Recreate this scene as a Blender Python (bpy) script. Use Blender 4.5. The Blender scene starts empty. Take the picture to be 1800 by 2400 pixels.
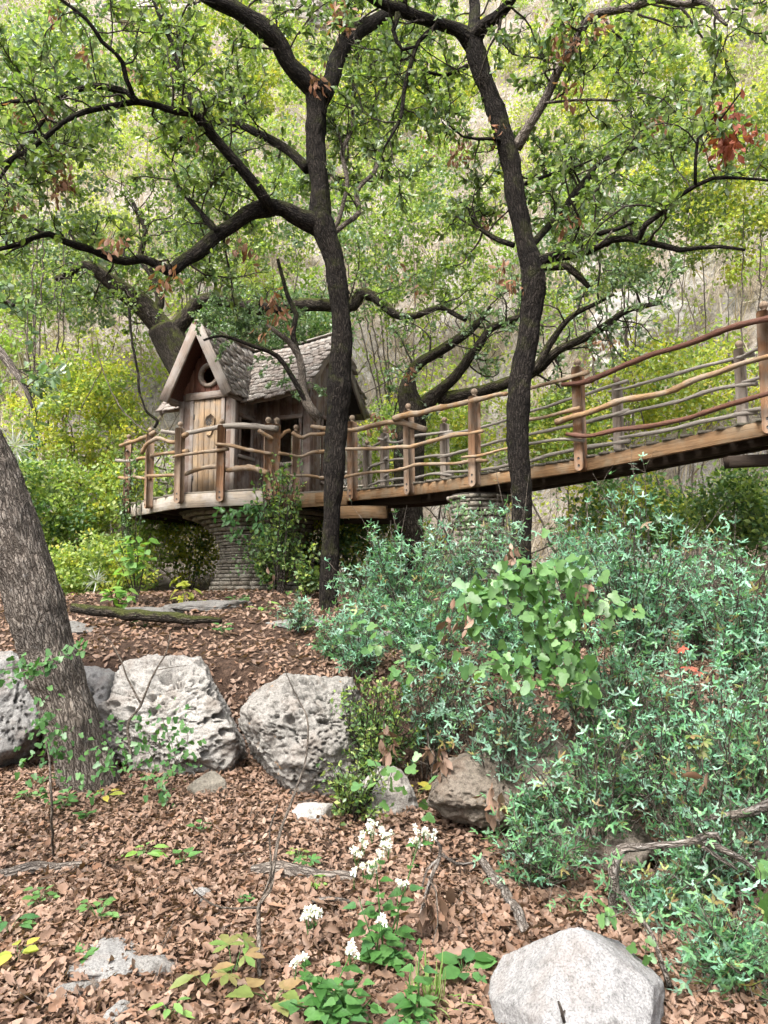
import bpy, bmesh, math, random
import numpy as np
from mathutils import Matrix, Vector

R_ = math.radians
sc = bpy.context.scene
COL = sc.collection

# ------------------------------------------------------------------ camera
EYE = np.array([0.0, 0.0, 1.6])
PITCH = R_(5.7)
cam_d = bpy.data.cameras.new('camera')
cam = bpy.data.objects.new('camera', cam_d)
COL.objects.link(cam)
cam.location = EYE
cam.rotation_euler = (R_(90) + PITCH, 0, 0)
cam_d.sensor_fit = 'HORIZONTAL'
cam_d.sensor_width = 36
cam_d.lens = 36.0
cam_d.clip_start = 0.05
cam_d.clip_end = 500
sc.camera = cam

# ------------------------------------------------------------------ sky, sun, exposure
SUN_EL, SUN_AZ = R_(56), R_(212)          # azimuth clockwise from +Y: behind the camera, to its left
w = bpy.data.worlds.new('World')
sc.world = w
w.use_nodes = True
nt = w.node_tree
nt.nodes.clear()
sky = nt.nodes.new('ShaderNodeTexSky')
sky.sky_type = 'NISHITA'
sky.sun_disc = False
sky.sun_elevation = SUN_EL
sky.sun_rotation = SUN_AZ
sky.air_density = 1.0
sky.dust_density = 6.0
sky.ozone_density = 1.0
hs = nt.nodes.new('ShaderNodeHueSaturation')
hs.inputs['Saturation'].default_value = 0.35
bg = nt.nodes.new('ShaderNodeBackground')
bg.inputs['Strength'].default_value = 0.15
wo = nt.nodes.new('ShaderNodeOutputWorld')
nt.links.new(sky.outputs[0], hs.inputs['Color'])
nt.links.new(hs.outputs[0], bg.inputs['Color'])
nt.links.new(bg.outputs[0], wo.inputs['Surface'])

sd = bpy.data.lights.new('sun', 'SUN')
sd.energy = 2.2
sd.angle = R_(14)
sd.color = (1.0, 0.965, 0.90)
sun = bpy.data.objects.new('sun', sd)
COL.objects.link(sun)
sdir = Vector((math.sin(SUN_AZ) * math.cos(SUN_EL), math.cos(SUN_AZ) * math.cos(SUN_EL), math.sin(SUN_EL)))
sun.rotation_euler = sdir.to_track_quat('Z', 'Y').to_euler()
sun.location = sdir * 60

vs = sc.view_settings
vs.view_transform = 'Standard'
vs.look = 'None'
vs.exposure = 1.6
vs.gamma = 1.0
vs.use_curve_mapping = False
sc.render.engine = 'CYCLES'
cy = sc.cycles
cy.max_bounces = 5
cy.diffuse_bounces = 3
cy.glossy_bounces = 2
cy.transmission_bounces = 3
cy.transparent_max_bounces = 4
cy.use_denoising = True
cy.use_adaptive_sampling = True
cy.adaptive_threshold = 0.025
cy.caustics_reflective = False
cy.caustics_refractive = False

# ------------------------------------------------------------------ maths helpers
CP, SP = math.cos(PITCH), math.sin(PITCH)


def P(u, v, Y):
    """the place that photo point (u, v) of the 1800 x 2400 picture has when it stands Y metres ahead"""
    x, yv = (u - 900) / 1800, (1200 - v) / 1800
    t = Y / (CP - yv * SP)
    return np.array([x * t, Y, EYE[2] + t * (SP + yv * CP)])


def proj(p):
    p = np.asarray(p, float) - EYE
    f = p[..., 1] * CP + p[..., 2] * SP
    up = -p[..., 1] * SP + p[..., 2] * CP
    f = np.maximum(f, 1e-3)
    return np.stack([900 + 1800 * p[..., 0] / f, 1200 - 1800 * up / f], -1)


def unit(v):
    v = np.asarray(v, float)
    return v / (np.linalg.norm(v, axis=-1, keepdims=True) + 1e-12)


def smooth(t):
    t = np.clip(t, 0, 1)
    return t * t * (3 - 2 * t)


def _hash(i, seed):
    i = i.astype(np.int64)
    h = (i[..., 0] * 374761393 + i[..., 1] * 668265263 + i[..., 2] * 2147483647 + seed * 974711) & 0xFFFFFFFF
    h = ((h ^ (h >> 13)) * 1274126177) & 0xFFFFFFFF
    h = ((h ^ (h >> 16)) * 2246822519) & 0xFFFFFFFF
    return ((h ^ (h >> 15)) & 0xFFFFFF) / float(0xFFFFFF)


def vnoise(p, seed=0):
    p = np.asarray(p, float)
    i = np.floor(p).astype(np.int64)
    f = p - i
    f = f * f * (3 - 2 * f)
    out = 0
    for dx in (0, 1):
        for dy in (0, 1):
            for dz in (0, 1):
                wgt = (f[..., 0] if dx else 1 - f[..., 0]) * (f[..., 1] if dy else 1 - f[..., 1]) * (f[..., 2] if dz else 1 - f[..., 2])
                out = out + wgt * _hash(i + np.array([dx, dy, dz]), seed)
    return out * 2 - 1


def fbm(p, octaves=4, seed=0):
    p = np.asarray(p, float)
    a, s, o = 1.0, 0, 0
    for k in range(octaves):
        s = s + a * vnoise(p * (2.03 ** k), seed + k * 17)
        o += a
        a *= 0.5
    return s / o


def worley(p, seed=0):
    i = np.floor(p).astype(np.int64)
    best = np.full(p.shape[0], 9.0)
    rad = np.zeros(p.shape[0])
    for dx in (-1, 0, 1):
        for dy in (-1, 0, 1):
            for dz in (-1, 0, 1):
                c = i + np.array([dx, dy, dz])
                q = c + np.stack([_hash(c, seed), _hash(c, seed + 5), _hash(c, seed + 9)], -1)
                d = np.linalg.norm(q - p, axis=1)
                m = d < best
                best = np.where(m, d, best)
                rad = np.where(m, _hash(c, seed + 13), rad)
    return best, rad


def H(x, y):
    """height of the ground"""
    x = np.asarray(x, float)
    y = np.asarray(y, float)
    yl = np.interp(x, [-12, -1.5, -.3, .5, 1.5, 2.5, 4, 9], [6.7, 6.5, 6.2, 5.5, 4.9, 4.35, 3.9, 3.6])
    base = np.interp(y, [0, 3, 5.8, 20], [0, 0, .2, .2])
    s = smooth((y - yl) / .5)
    top = .86 + .64 * np.clip((y - yl) / (9.8 - yl), 0, 1)
    z = base * (1 - s) + s * top
    y0 = 13.6 + .8 * np.sin(x * .35 + 1) + np.clip(x - 3, 0, 20) * -.35
    k = np.clip(y - y0, 0, 60)
    hill = np.where(k < 2, .3 * k * k, 1.2 + (k - 2) * 1.38)
    hill = np.minimum(hill, 46 + .05 * k)
    z = z + hill
    p = np.stack([x, y, np.zeros_like(x)], -1)
    z = z + .07 * fbm(p * .8, 3, 3) * np.clip(y / 3, .3, 1) + .018 * fbm(p * 4.3, 2, 8)
    far = np.clip((y - 15) / 6, 0, 1)
    z = z + far * (1.3 * fbm(p * .28, 4, 21) + .9 * np.abs(fbm(p * .5, 3, 31)))
    return z


def Hs(x, y):
    return float(H(np.array([x]), np.array([y]))[0])


def ground_at(u, v, ymin=1.5, ymax=40):
    """where the line of sight through (u, v) meets the ground"""
    ys = np.linspace(ymin, ymax, 1500)
    x, yv = (u - 900) / 1800, (1200 - v) / 1800
    t = ys / (CP - yv * SP)
    z = EYE[2] + t * (SP + yv * CP)
    d = z - H(x * t, ys)
    k = np.argmax(d < 0) if (d < 0).any() else len(ys) - 1
    return np.array([x * t[k], ys[k], float(H(np.array([x * t[k]]), np.array([ys[k]]))[0])])


# ------------------------------------------------------------------ mesh builders
class Geo:
    def __init__(s):
        s.V, s.F, s.M, s.U, s.n = [], [], [], [], 0

    def add(s, V, F, m=0, uv=None):
        V = np.asarray(V, float).reshape(-1, 3)
        for f in (F if isinstance(F, list) else [F]):
            f = np.asarray(f, np.int64)
            s.F.append(f + s.n)
            s.M.append(m)
        s.U.append(np.zeros((len(V), 3)) if uv is None else uv)
        s.V.append(V)
        s.n += len(V)
        return s

    def mesh(s, name, mats, smooth_=False, uv=False, origin=None):
        me = bpy.data.meshes.new(name)
        V = np.concatenate(s.V)
        if origin is not None:
            V = V - np.asarray(origin)
        tot = np.concatenate([np.full(len(f), f.shape[1]) for f in s.F])
        loops = np.concatenate([f.ravel() for f in s.F])
        mi = np.concatenate([np.full(len(f), m) for f, m in zip(s.F, s.M)])
        me.vertices.add(len(V))
        me.vertices.foreach_set('co', V.astype(np.float32).ravel())
        me.loops.add(len(loops))
        me.loops.foreach_set('vertex_index', loops.astype(np.int32))
        me.polygons.add(len(tot))
        st = np.concatenate([[0], np.cumsum(tot)[:-1]])
        me.polygons.foreach_set('loop_start', st.astype(np.int32))
        me.polygons.foreach_set('loop_total', tot.astype(np.int32))
        me.polygons.foreach_set('material_index', mi.astype(np.int32))
        if smooth_:
            me.polygons.foreach_set('use_smooth', np.ones(len(tot), bool))
        if uv:
            U = np.concatenate(s.U)
            l = me.attributes.new('barkco', 'FLOAT_VECTOR', 'POINT')
            l.data.foreach_set('vector', U.astype(np.float32).ravel())
        for m in (mats if isinstance(mats, (list, tuple)) else [mats]):
            me.materials.append(m)
        me.update(calc_edges=True)
        me.validate()
        return me


WM = {}                                      # world matrix of every object made here


def put(o, parent=None, M=None):
    M = Matrix.Identity(4) if M is None else M
    COL.objects.link(o)
    WM[o.name] = M
    if parent is not None:
        o.parent = parent
        o.matrix_local = WM[parent.name].inverted() @ M
    else:
        o.matrix_world = M
    return o


def T(v):
    return Matrix.Translation(Vector([float(c) for c in v]))


def thing(name, label, cat, loc, group=None):
    o = bpy.data.objects.new(name, None)
    o.empty_display_size = .2
    put(o, None, T(loc))
    return tag(o, label, cat, group)


def tag(o, label=None, cat=None, group=None, kind=None):
    for k, v in (('label', label), ('category', cat), ('group', group), ('kind', kind)):
        if v:
            o[k] = v
    return o


def obj(name, geo, mats, parent=None, smooth_=False, uv=False, origin=None):
    """one mesh object from world-space geometry; its origin goes to `origin`, else to its parent's"""
    if origin is None:
        origin = np.array(WM[parent.name].translation) if parent is not None else np.zeros(3)
    me = geo.mesh(name, mats, smooth_, uv, origin)
    o = bpy.data.objects.new(name, me)
    return put(o, parent, T(origin))


def frame(x, z=None):
    """matrix whose x axis follows x and whose z is as near to z as it can be"""
    x = Vector(x).normalized()
    z = Vector(z) if z is not None else Vector((0, 0, 1))
    if abs(x.dot(z)) > .98:
        z = Vector((0, 1, 0))
    y = z.cross(x).normalized()
    z = x.cross(y)
    return Matrix((x, y, z)).transposed().to_4x4()


def board_mesh(L, W, D, rng, mat, cham=.004, warp=.003, name='board'):
    """a sawn board along local x (length L, width W in y, thickness D in z), edges chamfered, a little warped"""
    n = 5
    xs = np.linspace(-L / 2, L / 2, n)
    c = min(cham, W * .2, D * .2)
    ring = np.array([[-W / 2 + c, -D / 2], [W / 2 - c, -D / 2], [W / 2, -D / 2 + c], [W / 2, D / 2 - c],
                     [W / 2 - c, D / 2], [-W / 2 + c, D / 2], [-W / 2, D / 2 - c], [-W / 2, -D / 2 + c]])
    ph = rng.uniform(0, 6.28, 3)
    V = []
    for i, x in enumerate(xs):
        r = ring * (1 + rng.normal(0, .012, ring.shape))
        r = r + [warp * math.sin(x * 3 / max(L, .1) + ph[0]), warp * math.sin(x * 4 / max(L, .1) + ph[1])]
        xx = x + (rng.normal(0, .004, 8) if i in (0, n - 1) else 0)
        V.append(np.column_stack([np.full(8, 0) + xx, r]))
    V = np.concatenate(V)
    q = []
    for i in range(n - 1):
        for k in range(8):
            a, b = i * 8 + k, i * 8 + (k + 1) % 8
            q.append([a, b, b + 8, a + 8])
    g = Geo().add(V, [np.array(q), np.array([[7, 6, 5, 4, 3, 2, 1, 0]]), np.array([[(n - 1) * 8 + k for k in range(8)]])])
    return g.mesh(name, mat)


def board(name, a, b, W, D, up, parent, mat, rng, **kw):
    """board from world point a to b; `up` is the direction of its thickness"""
    a, b = Vector(a), Vector(b)
    me = board_mesh((b - a).length, W, D, rng, mat, name=name, **kw)
    M = T((a + b) / 2) @ frame(b - a, up)
    return put(bpy.data.objects.new(name, me), parent, M)


def resample(pts, rad, step):
    pts = np.asarray(pts, float)
    rad = np.asarray(rad, float)
    if len(pts) < 3:
        n = max(2, int(np.linalg.norm(pts[-1] - pts[0]) / step) + 1)
        t = np.linspace(0, 1, n)[:, None]
        return pts[0] * (1 - t) + pts[-1] * t, rad[0] * (1 - t[:, 0]) + rad[-1] * t[:, 0]
    p = np.vstack([2 * pts[0] - pts[1], pts, 2 * pts[-1] - pts[-2]])
    O, Rr = [], []
    for i in range(len(pts) - 1):
        a, b, c, d = p[i:i + 4]
        n = max(1, int(np.linalg.norm(c - b) / step))
        for k in range(n):
            t = k / n
            O.append(.5 * (2 * b + (c - a) * t + (2 * a - 5 * b + 4 * c - d) * t * t + (3 * b - a - 3 * c + d) * t ** 3))
            Rr.append(rad[i] * (1 - t) + rad[i + 1] * t)
    O.append(pts[-1])
    Rr.append(rad[-1])
    return np.array(O), np.array(Rr)


def tube(geo, pts, rad, seg=8, rough=0.0, freq=6.0, seed=0, mi=0, cap=True, ridge=0.0):
    pts = np.asarray(pts, float)
    rad = np.asarray(rad, float)
    n = len(pts)
    tan = unit(np.gradient(pts, axis=0))
    ref = np.array([0, 0, 1.0]) if abs(tan[0][2]) < .9 else np.array([1.0, 0, 0])
    x = unit(np.cross(tan[0], ref))
    X = []
    for i in range(n):
        x = unit(x - tan[i] * np.dot(x, tan[i]))
        X.append(x)
    X = np.array(X)
    Yv = np.cross(tan, X)
    a = np.linspace(0, 2 * math.pi, seg + 1)[:-1]
    ca, sa = np.cos(a), np.sin(a)
    dirs = X[:, None, :] * ca[None, :, None] + Yv[:, None, :] * sa[None, :, None]
    rr = np.repeat(rad[:, None], seg, 1)
    L = np.concatenate([[0], np.cumsum(np.linalg.norm(np.diff(pts, axis=0), axis=1))])
    if rough > 0:
        q = np.stack([ca[None, :] * 1.0 + 0 * rr, sa[None, :] + 0 * rr, L[:, None] * freq * .5 + 0 * rr], -1) + seed * 7.31
        rr = rr * (1 + rough * fbm(q.reshape(-1, 3) * 1.2, 3, seed).reshape(n, seg))
    if ridge > 0:
        R0 = float(np.mean(rad))
        q = np.stack([ca[None, :] * R0 * 52 + 0 * rr, sa[None, :] * R0 * 52 + 0 * rr, L[:, None] * 11 + 0 * rr], -1) + seed * 3.7
        nn = np.abs(fbm(q.reshape(-1, 3), 3, seed + 3)).reshape(n, seg)
        rr = rr - ridge * np.clip(.30 - nn, 0, .3) / .3
    V = pts[:, None, :] + dirs * rr[:, :, None]
    R1 = float(np.mean(rad))
    uv = np.stack([ca[None, :] * R1 + 0 * rr + seed * 1.37, sa[None, :] * R1 + 0 * rr, np.repeat(L[:, None], seg, 1)], -1)
    i = np.arange(n - 1)[:, None] * seg
    k = np.arange(seg)[None, :]
    k2 = (k + 1) % seg
    q = np.stack([i + k, i + k2, i + seg + k2, i + seg + k], -1).reshape(-1, 4)
    F = [q]
    if cap and seg > 2:
        F.append(np.arange(seg)[::-1][None, :])
        F.append((np.arange(seg) + (n - 1) * seg)[None, :])
    geo.add(V.reshape(-1, 3), F, mi, uv.reshape(-1, 3))


# ------------------------------------------------------------------ materials
def mat_new(name):
    m = bpy.data.materials.new(name)
    m.use_nodes = True
    t = m.node_tree
    b = t.nodes['Principled BSDF']
    return m, t, b


class NT:
    def __init__(s, t):
        s.t = t

    def n(s, typ, **kw):
        nd = s.t.nodes.new(typ)
        for k, v in kw.items():
            if k in nd.inputs:
                nd.inputs[k].default_value = v
            else:
                setattr(nd, k, v)
        return nd

    def l(s, a, b):
        s.t.links.new(a, b)

    def ramp(s, src, stops, interp='LINEAR'):
        r = s.t.nodes.new('ShaderNodeValToRGB')
        r.color_ramp.interpolation = interp
        e = r.color_ramp.elements
        while len(e) < len(stops):
            e.new(.5)
        for el, (p, c) in zip(e, stops):
            el.position = p
            el.color = (*c, 1) if len(c) == 3 else c
        s.l(src, r.inputs[0])
        return r.outputs[0]

    def mix(s, fac, a, b, blend='MIX'):
        m = s.t.nodes.new('ShaderNodeMix')
        m.data_type = 'RGBA'
        m.blend_type = blend
        for i, v in ((0, fac), (6, a), (7, b)):
            if hasattr(v, 'links') or isinstance(v, bpy.types.NodeSocket):
                s.l(v, m.inputs[i])
            else:
                m.inputs[i].default_value = v if i == 0 else ((*v, 1) if len(v) == 3 else v)
        return m.outputs[2]

    def math(s, op, a, b=None):
        m = s.t.nodes.new('ShaderNodeMath')
        m.operation = op
        for i, v in enumerate((a, b)):
            if v is None:
                continue
            if isinstance(v, bpy.types.NodeSocket):
                s.l(v, m.inputs[i])
            else:
                m.inputs[i].default_value = v
        return m.outputs[0]

    def noise(s, vec=None, scale=5, detail=4, rough=.55, dist=0):
        nd = s.n('ShaderNodeTexNoise')
        nd.inputs['Scale'].default_value = scale
        nd.inputs['Detail'].default_value = detail
        nd.inputs['Roughness'].default_value = rough
        nd.inputs['Distortion'].default_value = dist
        if vec is not None:
            s.l(vec, nd.inputs['Vector'])
        return nd.outputs[0]

    def mapping(s, vec, scale):
        m = s.n('ShaderNodeMapping')
        m.inputs['Scale'].default_value = scale
        s.l(vec, m.inputs['Vector'])
        return m.outputs[0]

    def bump(s, h, strength, dist, bsdf):
        b = s.n('ShaderNodeBump')
        b.inputs['Strength'].default_value = strength
        b.inputs['Distance'].default_value = dist
        s.l(h, b.inputs['Height'])
        s.l(b.outputs[0], bsdf.inputs['Normal'])


def leaf_mat(name, cols, transl=.35, rough=.45, spec=.5, patch=None, patch_scale=.6):
    """cols: colours spread over the leaves at random; patch: colours that come in drifts"""
    m, t, b = mat_new(name)
    q = NT(t)
    geo = q.n('ShaderNodeNewGeometry')
    k = len(cols)
    c = q.ramp(geo.outputs['Random Per Island'], [((i + .5) / k, col) for i, col in enumerate(cols)])
    if patch:
        tc = q.n('ShaderNodeTexCoord')
        oi = q.n('ShaderNodeObjectInfo')
        ns = q.noise(geo.outputs['Position'], patch_scale, 3, .6)
        c2 = q.ramp(ns, [(.36 + .28 * i / max(1, len(patch) - 1), col) for i, col in enumerate(patch)])
        c = q.mix(.55, c, c2)
    fine = q.noise(geo.outputs['Position'], 30, 2, .5)
    c = q.mix(1.0, c, q.ramp(fine, [(.3, (.82, .82, .82)), (.7, (1.12, 1.12, 1.12))]), 'MULTIPLY')
    q.l(c, b.inputs['Base Color'])
    b.inputs['Roughness'].default_value = rough
    b.inputs['Specular IOR Level'].default_value = spec
    tr = q.n('ShaderNodeBsdfTranslucent')
    q.l(q.mix(1.0, c, (1.5, 1.55, .8), 'MULTIPLY'), tr.inputs['Color'])
    mx = q.n('ShaderNodeMixShader')
    mx.inputs[0].default_value = transl
    q.l(b.outputs[0], mx.inputs[1])
    q.l(tr.outputs[0], mx.inputs[2])
    q.l(mx.outputs[0], t.nodes['Material Output'].inputs['Surface'])
    return m


def bark_mat(name, dark, mid, light, moss=0.0, sc_=1.0):
    """plates of bark with dark fissures running along the stem"""
    m, t, b = mat_new(name)
    q = NT(t)
    uv = q.n('ShaderNodeAttribute', attribute_name='barkco').outputs['Vector']
    geo = q.n('ShaderNodeNewGeometry')
    wob = q.noise(uv, 22 * sc_, 3, .6)
    wv = q.n('ShaderNodeVectorMath', operation='ADD')
    cb = q.n('ShaderNodeCombineXYZ')
    for k in range(3):
        q.l(q.math('MULTIPLY', wob, (.05, -.045, .06)[k] / sc_), cb.inputs[k])
    q.l(uv, wv.inputs[0])
    q.l(cb.outputs[0], wv.inputs[1])
    mp = q.mapping(wv.outputs[0], (46 * sc_, 46 * sc_, 8 * sc_))
    vo = q.n('ShaderNodeTexVoronoi', feature='DISTANCE_TO_EDGE')
    vo.inputs['Scale'].default_value = 1.0
    q.l(mp, vo.inputs['Vector'])
    fis = q.ramp(vo.outputs['Distance'], [(.0, (.12, .12, .12)), (.14, (.6, .6, .6)), (.34, (1, 1, 1))])
    n1 = q.noise(q.mapping(uv, (95 * sc_, 95 * sc_, 26 * sc_)), 1.0, 5, .65)
    n2 = q.noise(geo.outputs['Position'], 5, 4, .6)
    hgt = q.math('MULTIPLY', fis, q.math('ADD', q.math('MULTIPLY', n1, 1.5), .15))
    c = q.ramp(hgt, [(.05, dark), (.48, mid), (.95, light)])
    c = q.mix(1.0, c, q.ramp(n2, [(.3, (.62, .62, .63)), (.7, (1.35, 1.32, 1.28))]), 'MULTIPLY')
    li = q.noise(geo.outputs['Position'], 14, 5, .7)
    c = q.mix(q.ramp(li, [(.63, (0, 0, 0)), (.73, (.45, .45, .45))]), c, tuple(min(.3, x * 1.9) for x in light))
    if moss:
        sp = q.n('ShaderNodeSeparateXYZ')
        q.l(geo.outputs['Normal'], sp.inputs[0])
        mn = q.noise(geo.outputs['Position'], 6, 4, .6)
        f = q.math('MULTIPLY', q.ramp(q.math('ADD', q.math('MULTIPLY', sp.outputs[2], .35), mn), [(.55, (0, 0, 0)), (.72, (1, 1, 1))]), moss)
        c = q.mix(f, c, (.06, .068, .016))
    q.l(c, b.inputs['Base Color'])
    b.inputs['Roughness'].default_value = .92
    b.inputs['Specular IOR Level'].default_value = .15
    q.bump(hgt, 1.0, .02 / sc_, b)
    return m


def wood_mat(name, cols, stain=(.10, .075, .06), rough=.8, along=(3, 55, 55), useuv=False, weather=None):
    """sawn or weathered timber: grain along local x (or along the length of a rail)"""
    m, t, b = mat_new(name)
    q = NT(t)
    tc = q.n('ShaderNodeTexCoord')
    oi = q.n('ShaderNodeObjectInfo')
    if useuv:
        src = q.mapping(q.n('ShaderNodeAttribute', attribute_name='barkco').outputs['Vector'], (110, 110, 7))
    else:
        add = q.n('ShaderNodeVectorMath', operation='ADD')
        cmb = q.n('ShaderNodeCombineXYZ')
        for k in range(3):
            q.l(q.math('MULTIPLY', oi.outputs['Random'], 13.7 + 7 * k), cmb.inputs[k])
        q.l(tc.outputs['Object'], add.inputs[0])
        q.l(cmb.outputs[0], add.inputs[1])
        src = q.mapping(add.outputs[0], along)
    g = q.noise(src, 1.0, 6, .65, .8)
    k = len(cols)
    base = q.ramp(oi.outputs['Random'], [((i + .5) / k, c) for i, c in enumerate(cols)])
    c = q.mix(1.0, base, q.ramp(g, [(.28, (.36, .33, .31)), (.46, (.95, .94, .93)), (.72, (1.32, 1.3, 1.27))]), 'MULTIPLY')
    geo = q.n('ShaderNodeNewGeometry')
    n2 = q.noise(geo.outputs['Position'], 3.2, 4, .65)
    c = q.mix(q.ramp(n2, [(.55, (0, 0, 0)), (.75, (.65, .65, .65))]), c, stain)
    if weather:
        n3 = q.noise(geo.outputs['Position'], 5.5, 4, .6)
        c = q.mix(q.ramp(n3, [(.44, (0, 0, 0)), (.60, (.85, .85, .85))]), c, weather)
    q.l(c, b.inputs['Base Color'])
    b.inputs['Roughness'].default_value = rough
    b.inputs['Specular IOR Level'].default_value = .25
    q.bump(g, .95, .010, b)
    return m


def rock_mat(name, pale, mid, dark, orange=0.0, scale=1.0, dirt=0.0):
    m, t, b = mat_new(name)
    q = NT(t)
    geo = q.n('ShaderNodeNewGeometry')
    ps = geo.outputs['Position']
    n1 = q.noise(ps, 3.5 * scale, 8, .68)
    n2 = q.noise(ps, 22 * scale, 6, .7)
    c = q.ramp(n1, [(.34, mid), (.48, pale), (.62, tuple(x * .9 for x in pale)), (.74, mid)])
    c = q.mix(q.ramp(n2, [(.52, (0, 0, 0)), (.68, (.75, .75, .75))]), c, dark)
    n6 = q.noise(ps, 120 * scale, 3, .7)
    c = q.mix(1.0, c, q.ramp(n6, [(.34, (.55, .54, .53)), (.5, (1, 1, 1)), (.66, (1.22, 1.22, 1.2))]), 'MULTIPLY')
    if orange:
        n3 = q.noise(ps, 9, 4, .6)
        c = q.mix(q.ramp(n3, [(.66, (0, 0, 0)), (.72, (orange, orange, orange))]), c, (.33, .17, .05))
    if dirt:
        n4 = q.noise(ps, 6, 4, .6)
        c = q.mix(q.ramp(n4, [(.5, (0, 0, 0)), (.66, (dirt, dirt, dirt))]), c, (.14, .10, .075))
    oi = q.n('ShaderNodeObjectInfo')
    c = q.mix(1.0, c, q.ramp(oi.outputs['Random'], [(0, (.72, .70, .67)), (.5, (1, .98, .95)), (1, (1.2, 1.2, 1.2))]), 'MULTIPLY')
    q.l(c, b.inputs['Base Color'])
    b.inputs['Roughness'].default_value = .9
    b.inputs['Specular IOR Level'].default_value = .25
    q.bump(q.math('ADD', n2, q.math('MULTIPLY', q.noise(ps, 70, 4, .7), .5)), .75, .02, b)
    return m


def plain_mat(name, col, rough=.6, metal=0.0):
    m, t, b = mat_new(name)
    q = NT(t)
    geo = q.n('ShaderNodeNewGeometry')
    n = q.noise(geo.outputs['Position'], 25, 3)
    q.l(q.mix(1.0, col, q.ramp(n, [(.3, (.75, .75, .75)), (.7, (1.2, 1.2, 1.2))]), 'MULTIPLY'), b.inputs['Base Color'])
    b.inputs['Roughness'].default_value = rough
    b.inputs['Metallic'].default_value = metal
    return m


def ground_mat():
    m, t, b = mat_new('ground soil')
    q = NT(t)
    geo = q.n('ShaderNodeNewGeometry')
    ps = geo.outputs['Position']
    sp = q.n('ShaderNodeSeparateXYZ')
    q.l(ps, sp.inputs[0])
    n1 = q.noise(ps, 9, 6, .7)
    n2 = q.noise(ps, 60, 3, .6)
    near = q.ramp(n1, [(.3, (.035, .022, .016)), (.55, (.08, .05, .035)), (.75, (.13, .085, .062))])
    near = q.mix(1.0, near, q.ramp(n2, [(.3, (.6, .6, .6)), (.7, (1.3, 1.3, 1.3))]), 'MULTIPLY')
    n3 = q.noise(q.mapping(ps, (1, 1, .35)), .9, 7, .7)
    far = q.ramp(n3, [(.3, (.13, .108, .08)), (.42, (.24, .205, .165)), (.52, (.30, .275, .25)), (.62, (.35, .335, .32)), (.75, (.23, .215, .13))])
    f = q.ramp(q.math('ADD', q.math('MULTIPLY', sp.outputs[1], .05), q.math('MULTIPLY', n1, .1)), [(.70, (0, 0, 0)), (.82, (1, 1, 1))])
    n5 = q.noise(q.mapping(ps, (1, 1, .5)), 7, 8, .75)
    far = q.mix(1.0, far, q.ramp(n5, [(.32, (.35, .34, .32)), (.5, (.95, .93, .9)), (.66, (1.35, 1.33, 1.3))]), 'MULTIPLY')
    c = q.mix(f, near, far)
    q.l(c, b.inputs['Base Color'])
    b.inputs['Roughness'].default_value = .95
    b.inputs['Specular IOR Level'].default_value = .15
    q.bump(q.math('ADD', q.math('ADD', n1, n5), q.math('MULTIPLY', n3, 1.5)), .9, .10, b)
    return m


M = {}
M['ground'] = ground_mat()
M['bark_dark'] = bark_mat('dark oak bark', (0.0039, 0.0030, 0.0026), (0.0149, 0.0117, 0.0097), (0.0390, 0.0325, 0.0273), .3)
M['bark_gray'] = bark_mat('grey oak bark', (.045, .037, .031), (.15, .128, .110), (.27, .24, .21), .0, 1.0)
M['bark_moss'] = bark_mat('mossy oak bark', (.008, .0065, .005), (.034, .028, .022), (.078, .066, .052), .8)
M['twig'] = bark_mat('twig bark', (.05, .04, .033), (.13, .11, .09), (.24, .21, .18), .0, 2)
M['twig_dark'] = bark_mat('dark twig bark', (.02, .016, .013), (.055, .045, .038), (.12, .105, .09), .0, 2)
M['dead'] = bark_mat('dead grey wood', (.063, .052, .045), (.154, .133, .115), (.294, .273, .252), .0, 1)

M['oak'] = leaf_mat('oak leaf', [(0.069, 0.119, 0.027), (0.112, 0.188, 0.044), (0.175, 0.256, 0.062), (0.250, 0.338, 0.081), (0.138, 0.188, 0.094), (0.200, 0.237, 0.150)], .45, .38, .6)
M['oak_blue'] = leaf_mat('grey green oak leaf', [(0.091, 0.156, 0.078), (0.143, 0.221, 0.124), (0.208, 0.286, 0.182), (0.130, 0.234, 0.085), (0.260, 0.325, 0.234)], .35, .36, .6)
M['dry'] = leaf_mat('dead oak leaf', [(.17, .085, .05), (.24, .13, .075), (.30, .17, .11), (.22, .10, .055)], .3, .6, .3)
M['dry_red'] = leaf_mat('red dead oak leaf', [(.20, .055, .03), (.26, .08, .045), (.30, .10, .06)], .3, .6, .3)
M['litter'] = leaf_mat('fallen oak leaf', [(0.0325, 0.0179, 0.0112), (0.1221, 0.0661, 0.0414), (0.2206, 0.1366, 0.0941), (0.2912, 0.1926, 0.1411), (0.1501, 0.0795, 0.0504), (0.2162, 0.0986, 0.0470), (0.3674, 0.2677, 0.2027), (0.0661, 0.0347, 0.0213), (0.1882, 0.1176, 0.0795)],
                       .12, .6, .4, [(0.1030, 0.0616, 0.0392), (0.1882, 0.1176, 0.0795), (0.2632, 0.1736, 0.1266)], 2.2)
M['bushy'] = leaf_mat('yellow green leaf', [(0.238, 0.292, 0.043), (0.324, 0.378, 0.059), (0.410, 0.432, 0.076), (0.173, 0.248, 0.049), (0.475, 0.421, 0.086)], .5, .5, .4)
M['bushg'] = leaf_mat('fresh green leaf', [(0.134, 0.213, 0.049), (0.195, 0.293, 0.073), (0.281, 0.378, 0.098), (0.122, 0.177, 0.067), (0.354, 0.415, 0.122)], .46, .45, .5)
M['bushd'] = leaf_mat('dark green leaf', [(0.050, 0.106, 0.031), (0.075, 0.156, 0.044), (0.106, 0.200, 0.062), (0.138, 0.225, 0.094)], .36, .4, .55)
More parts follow.
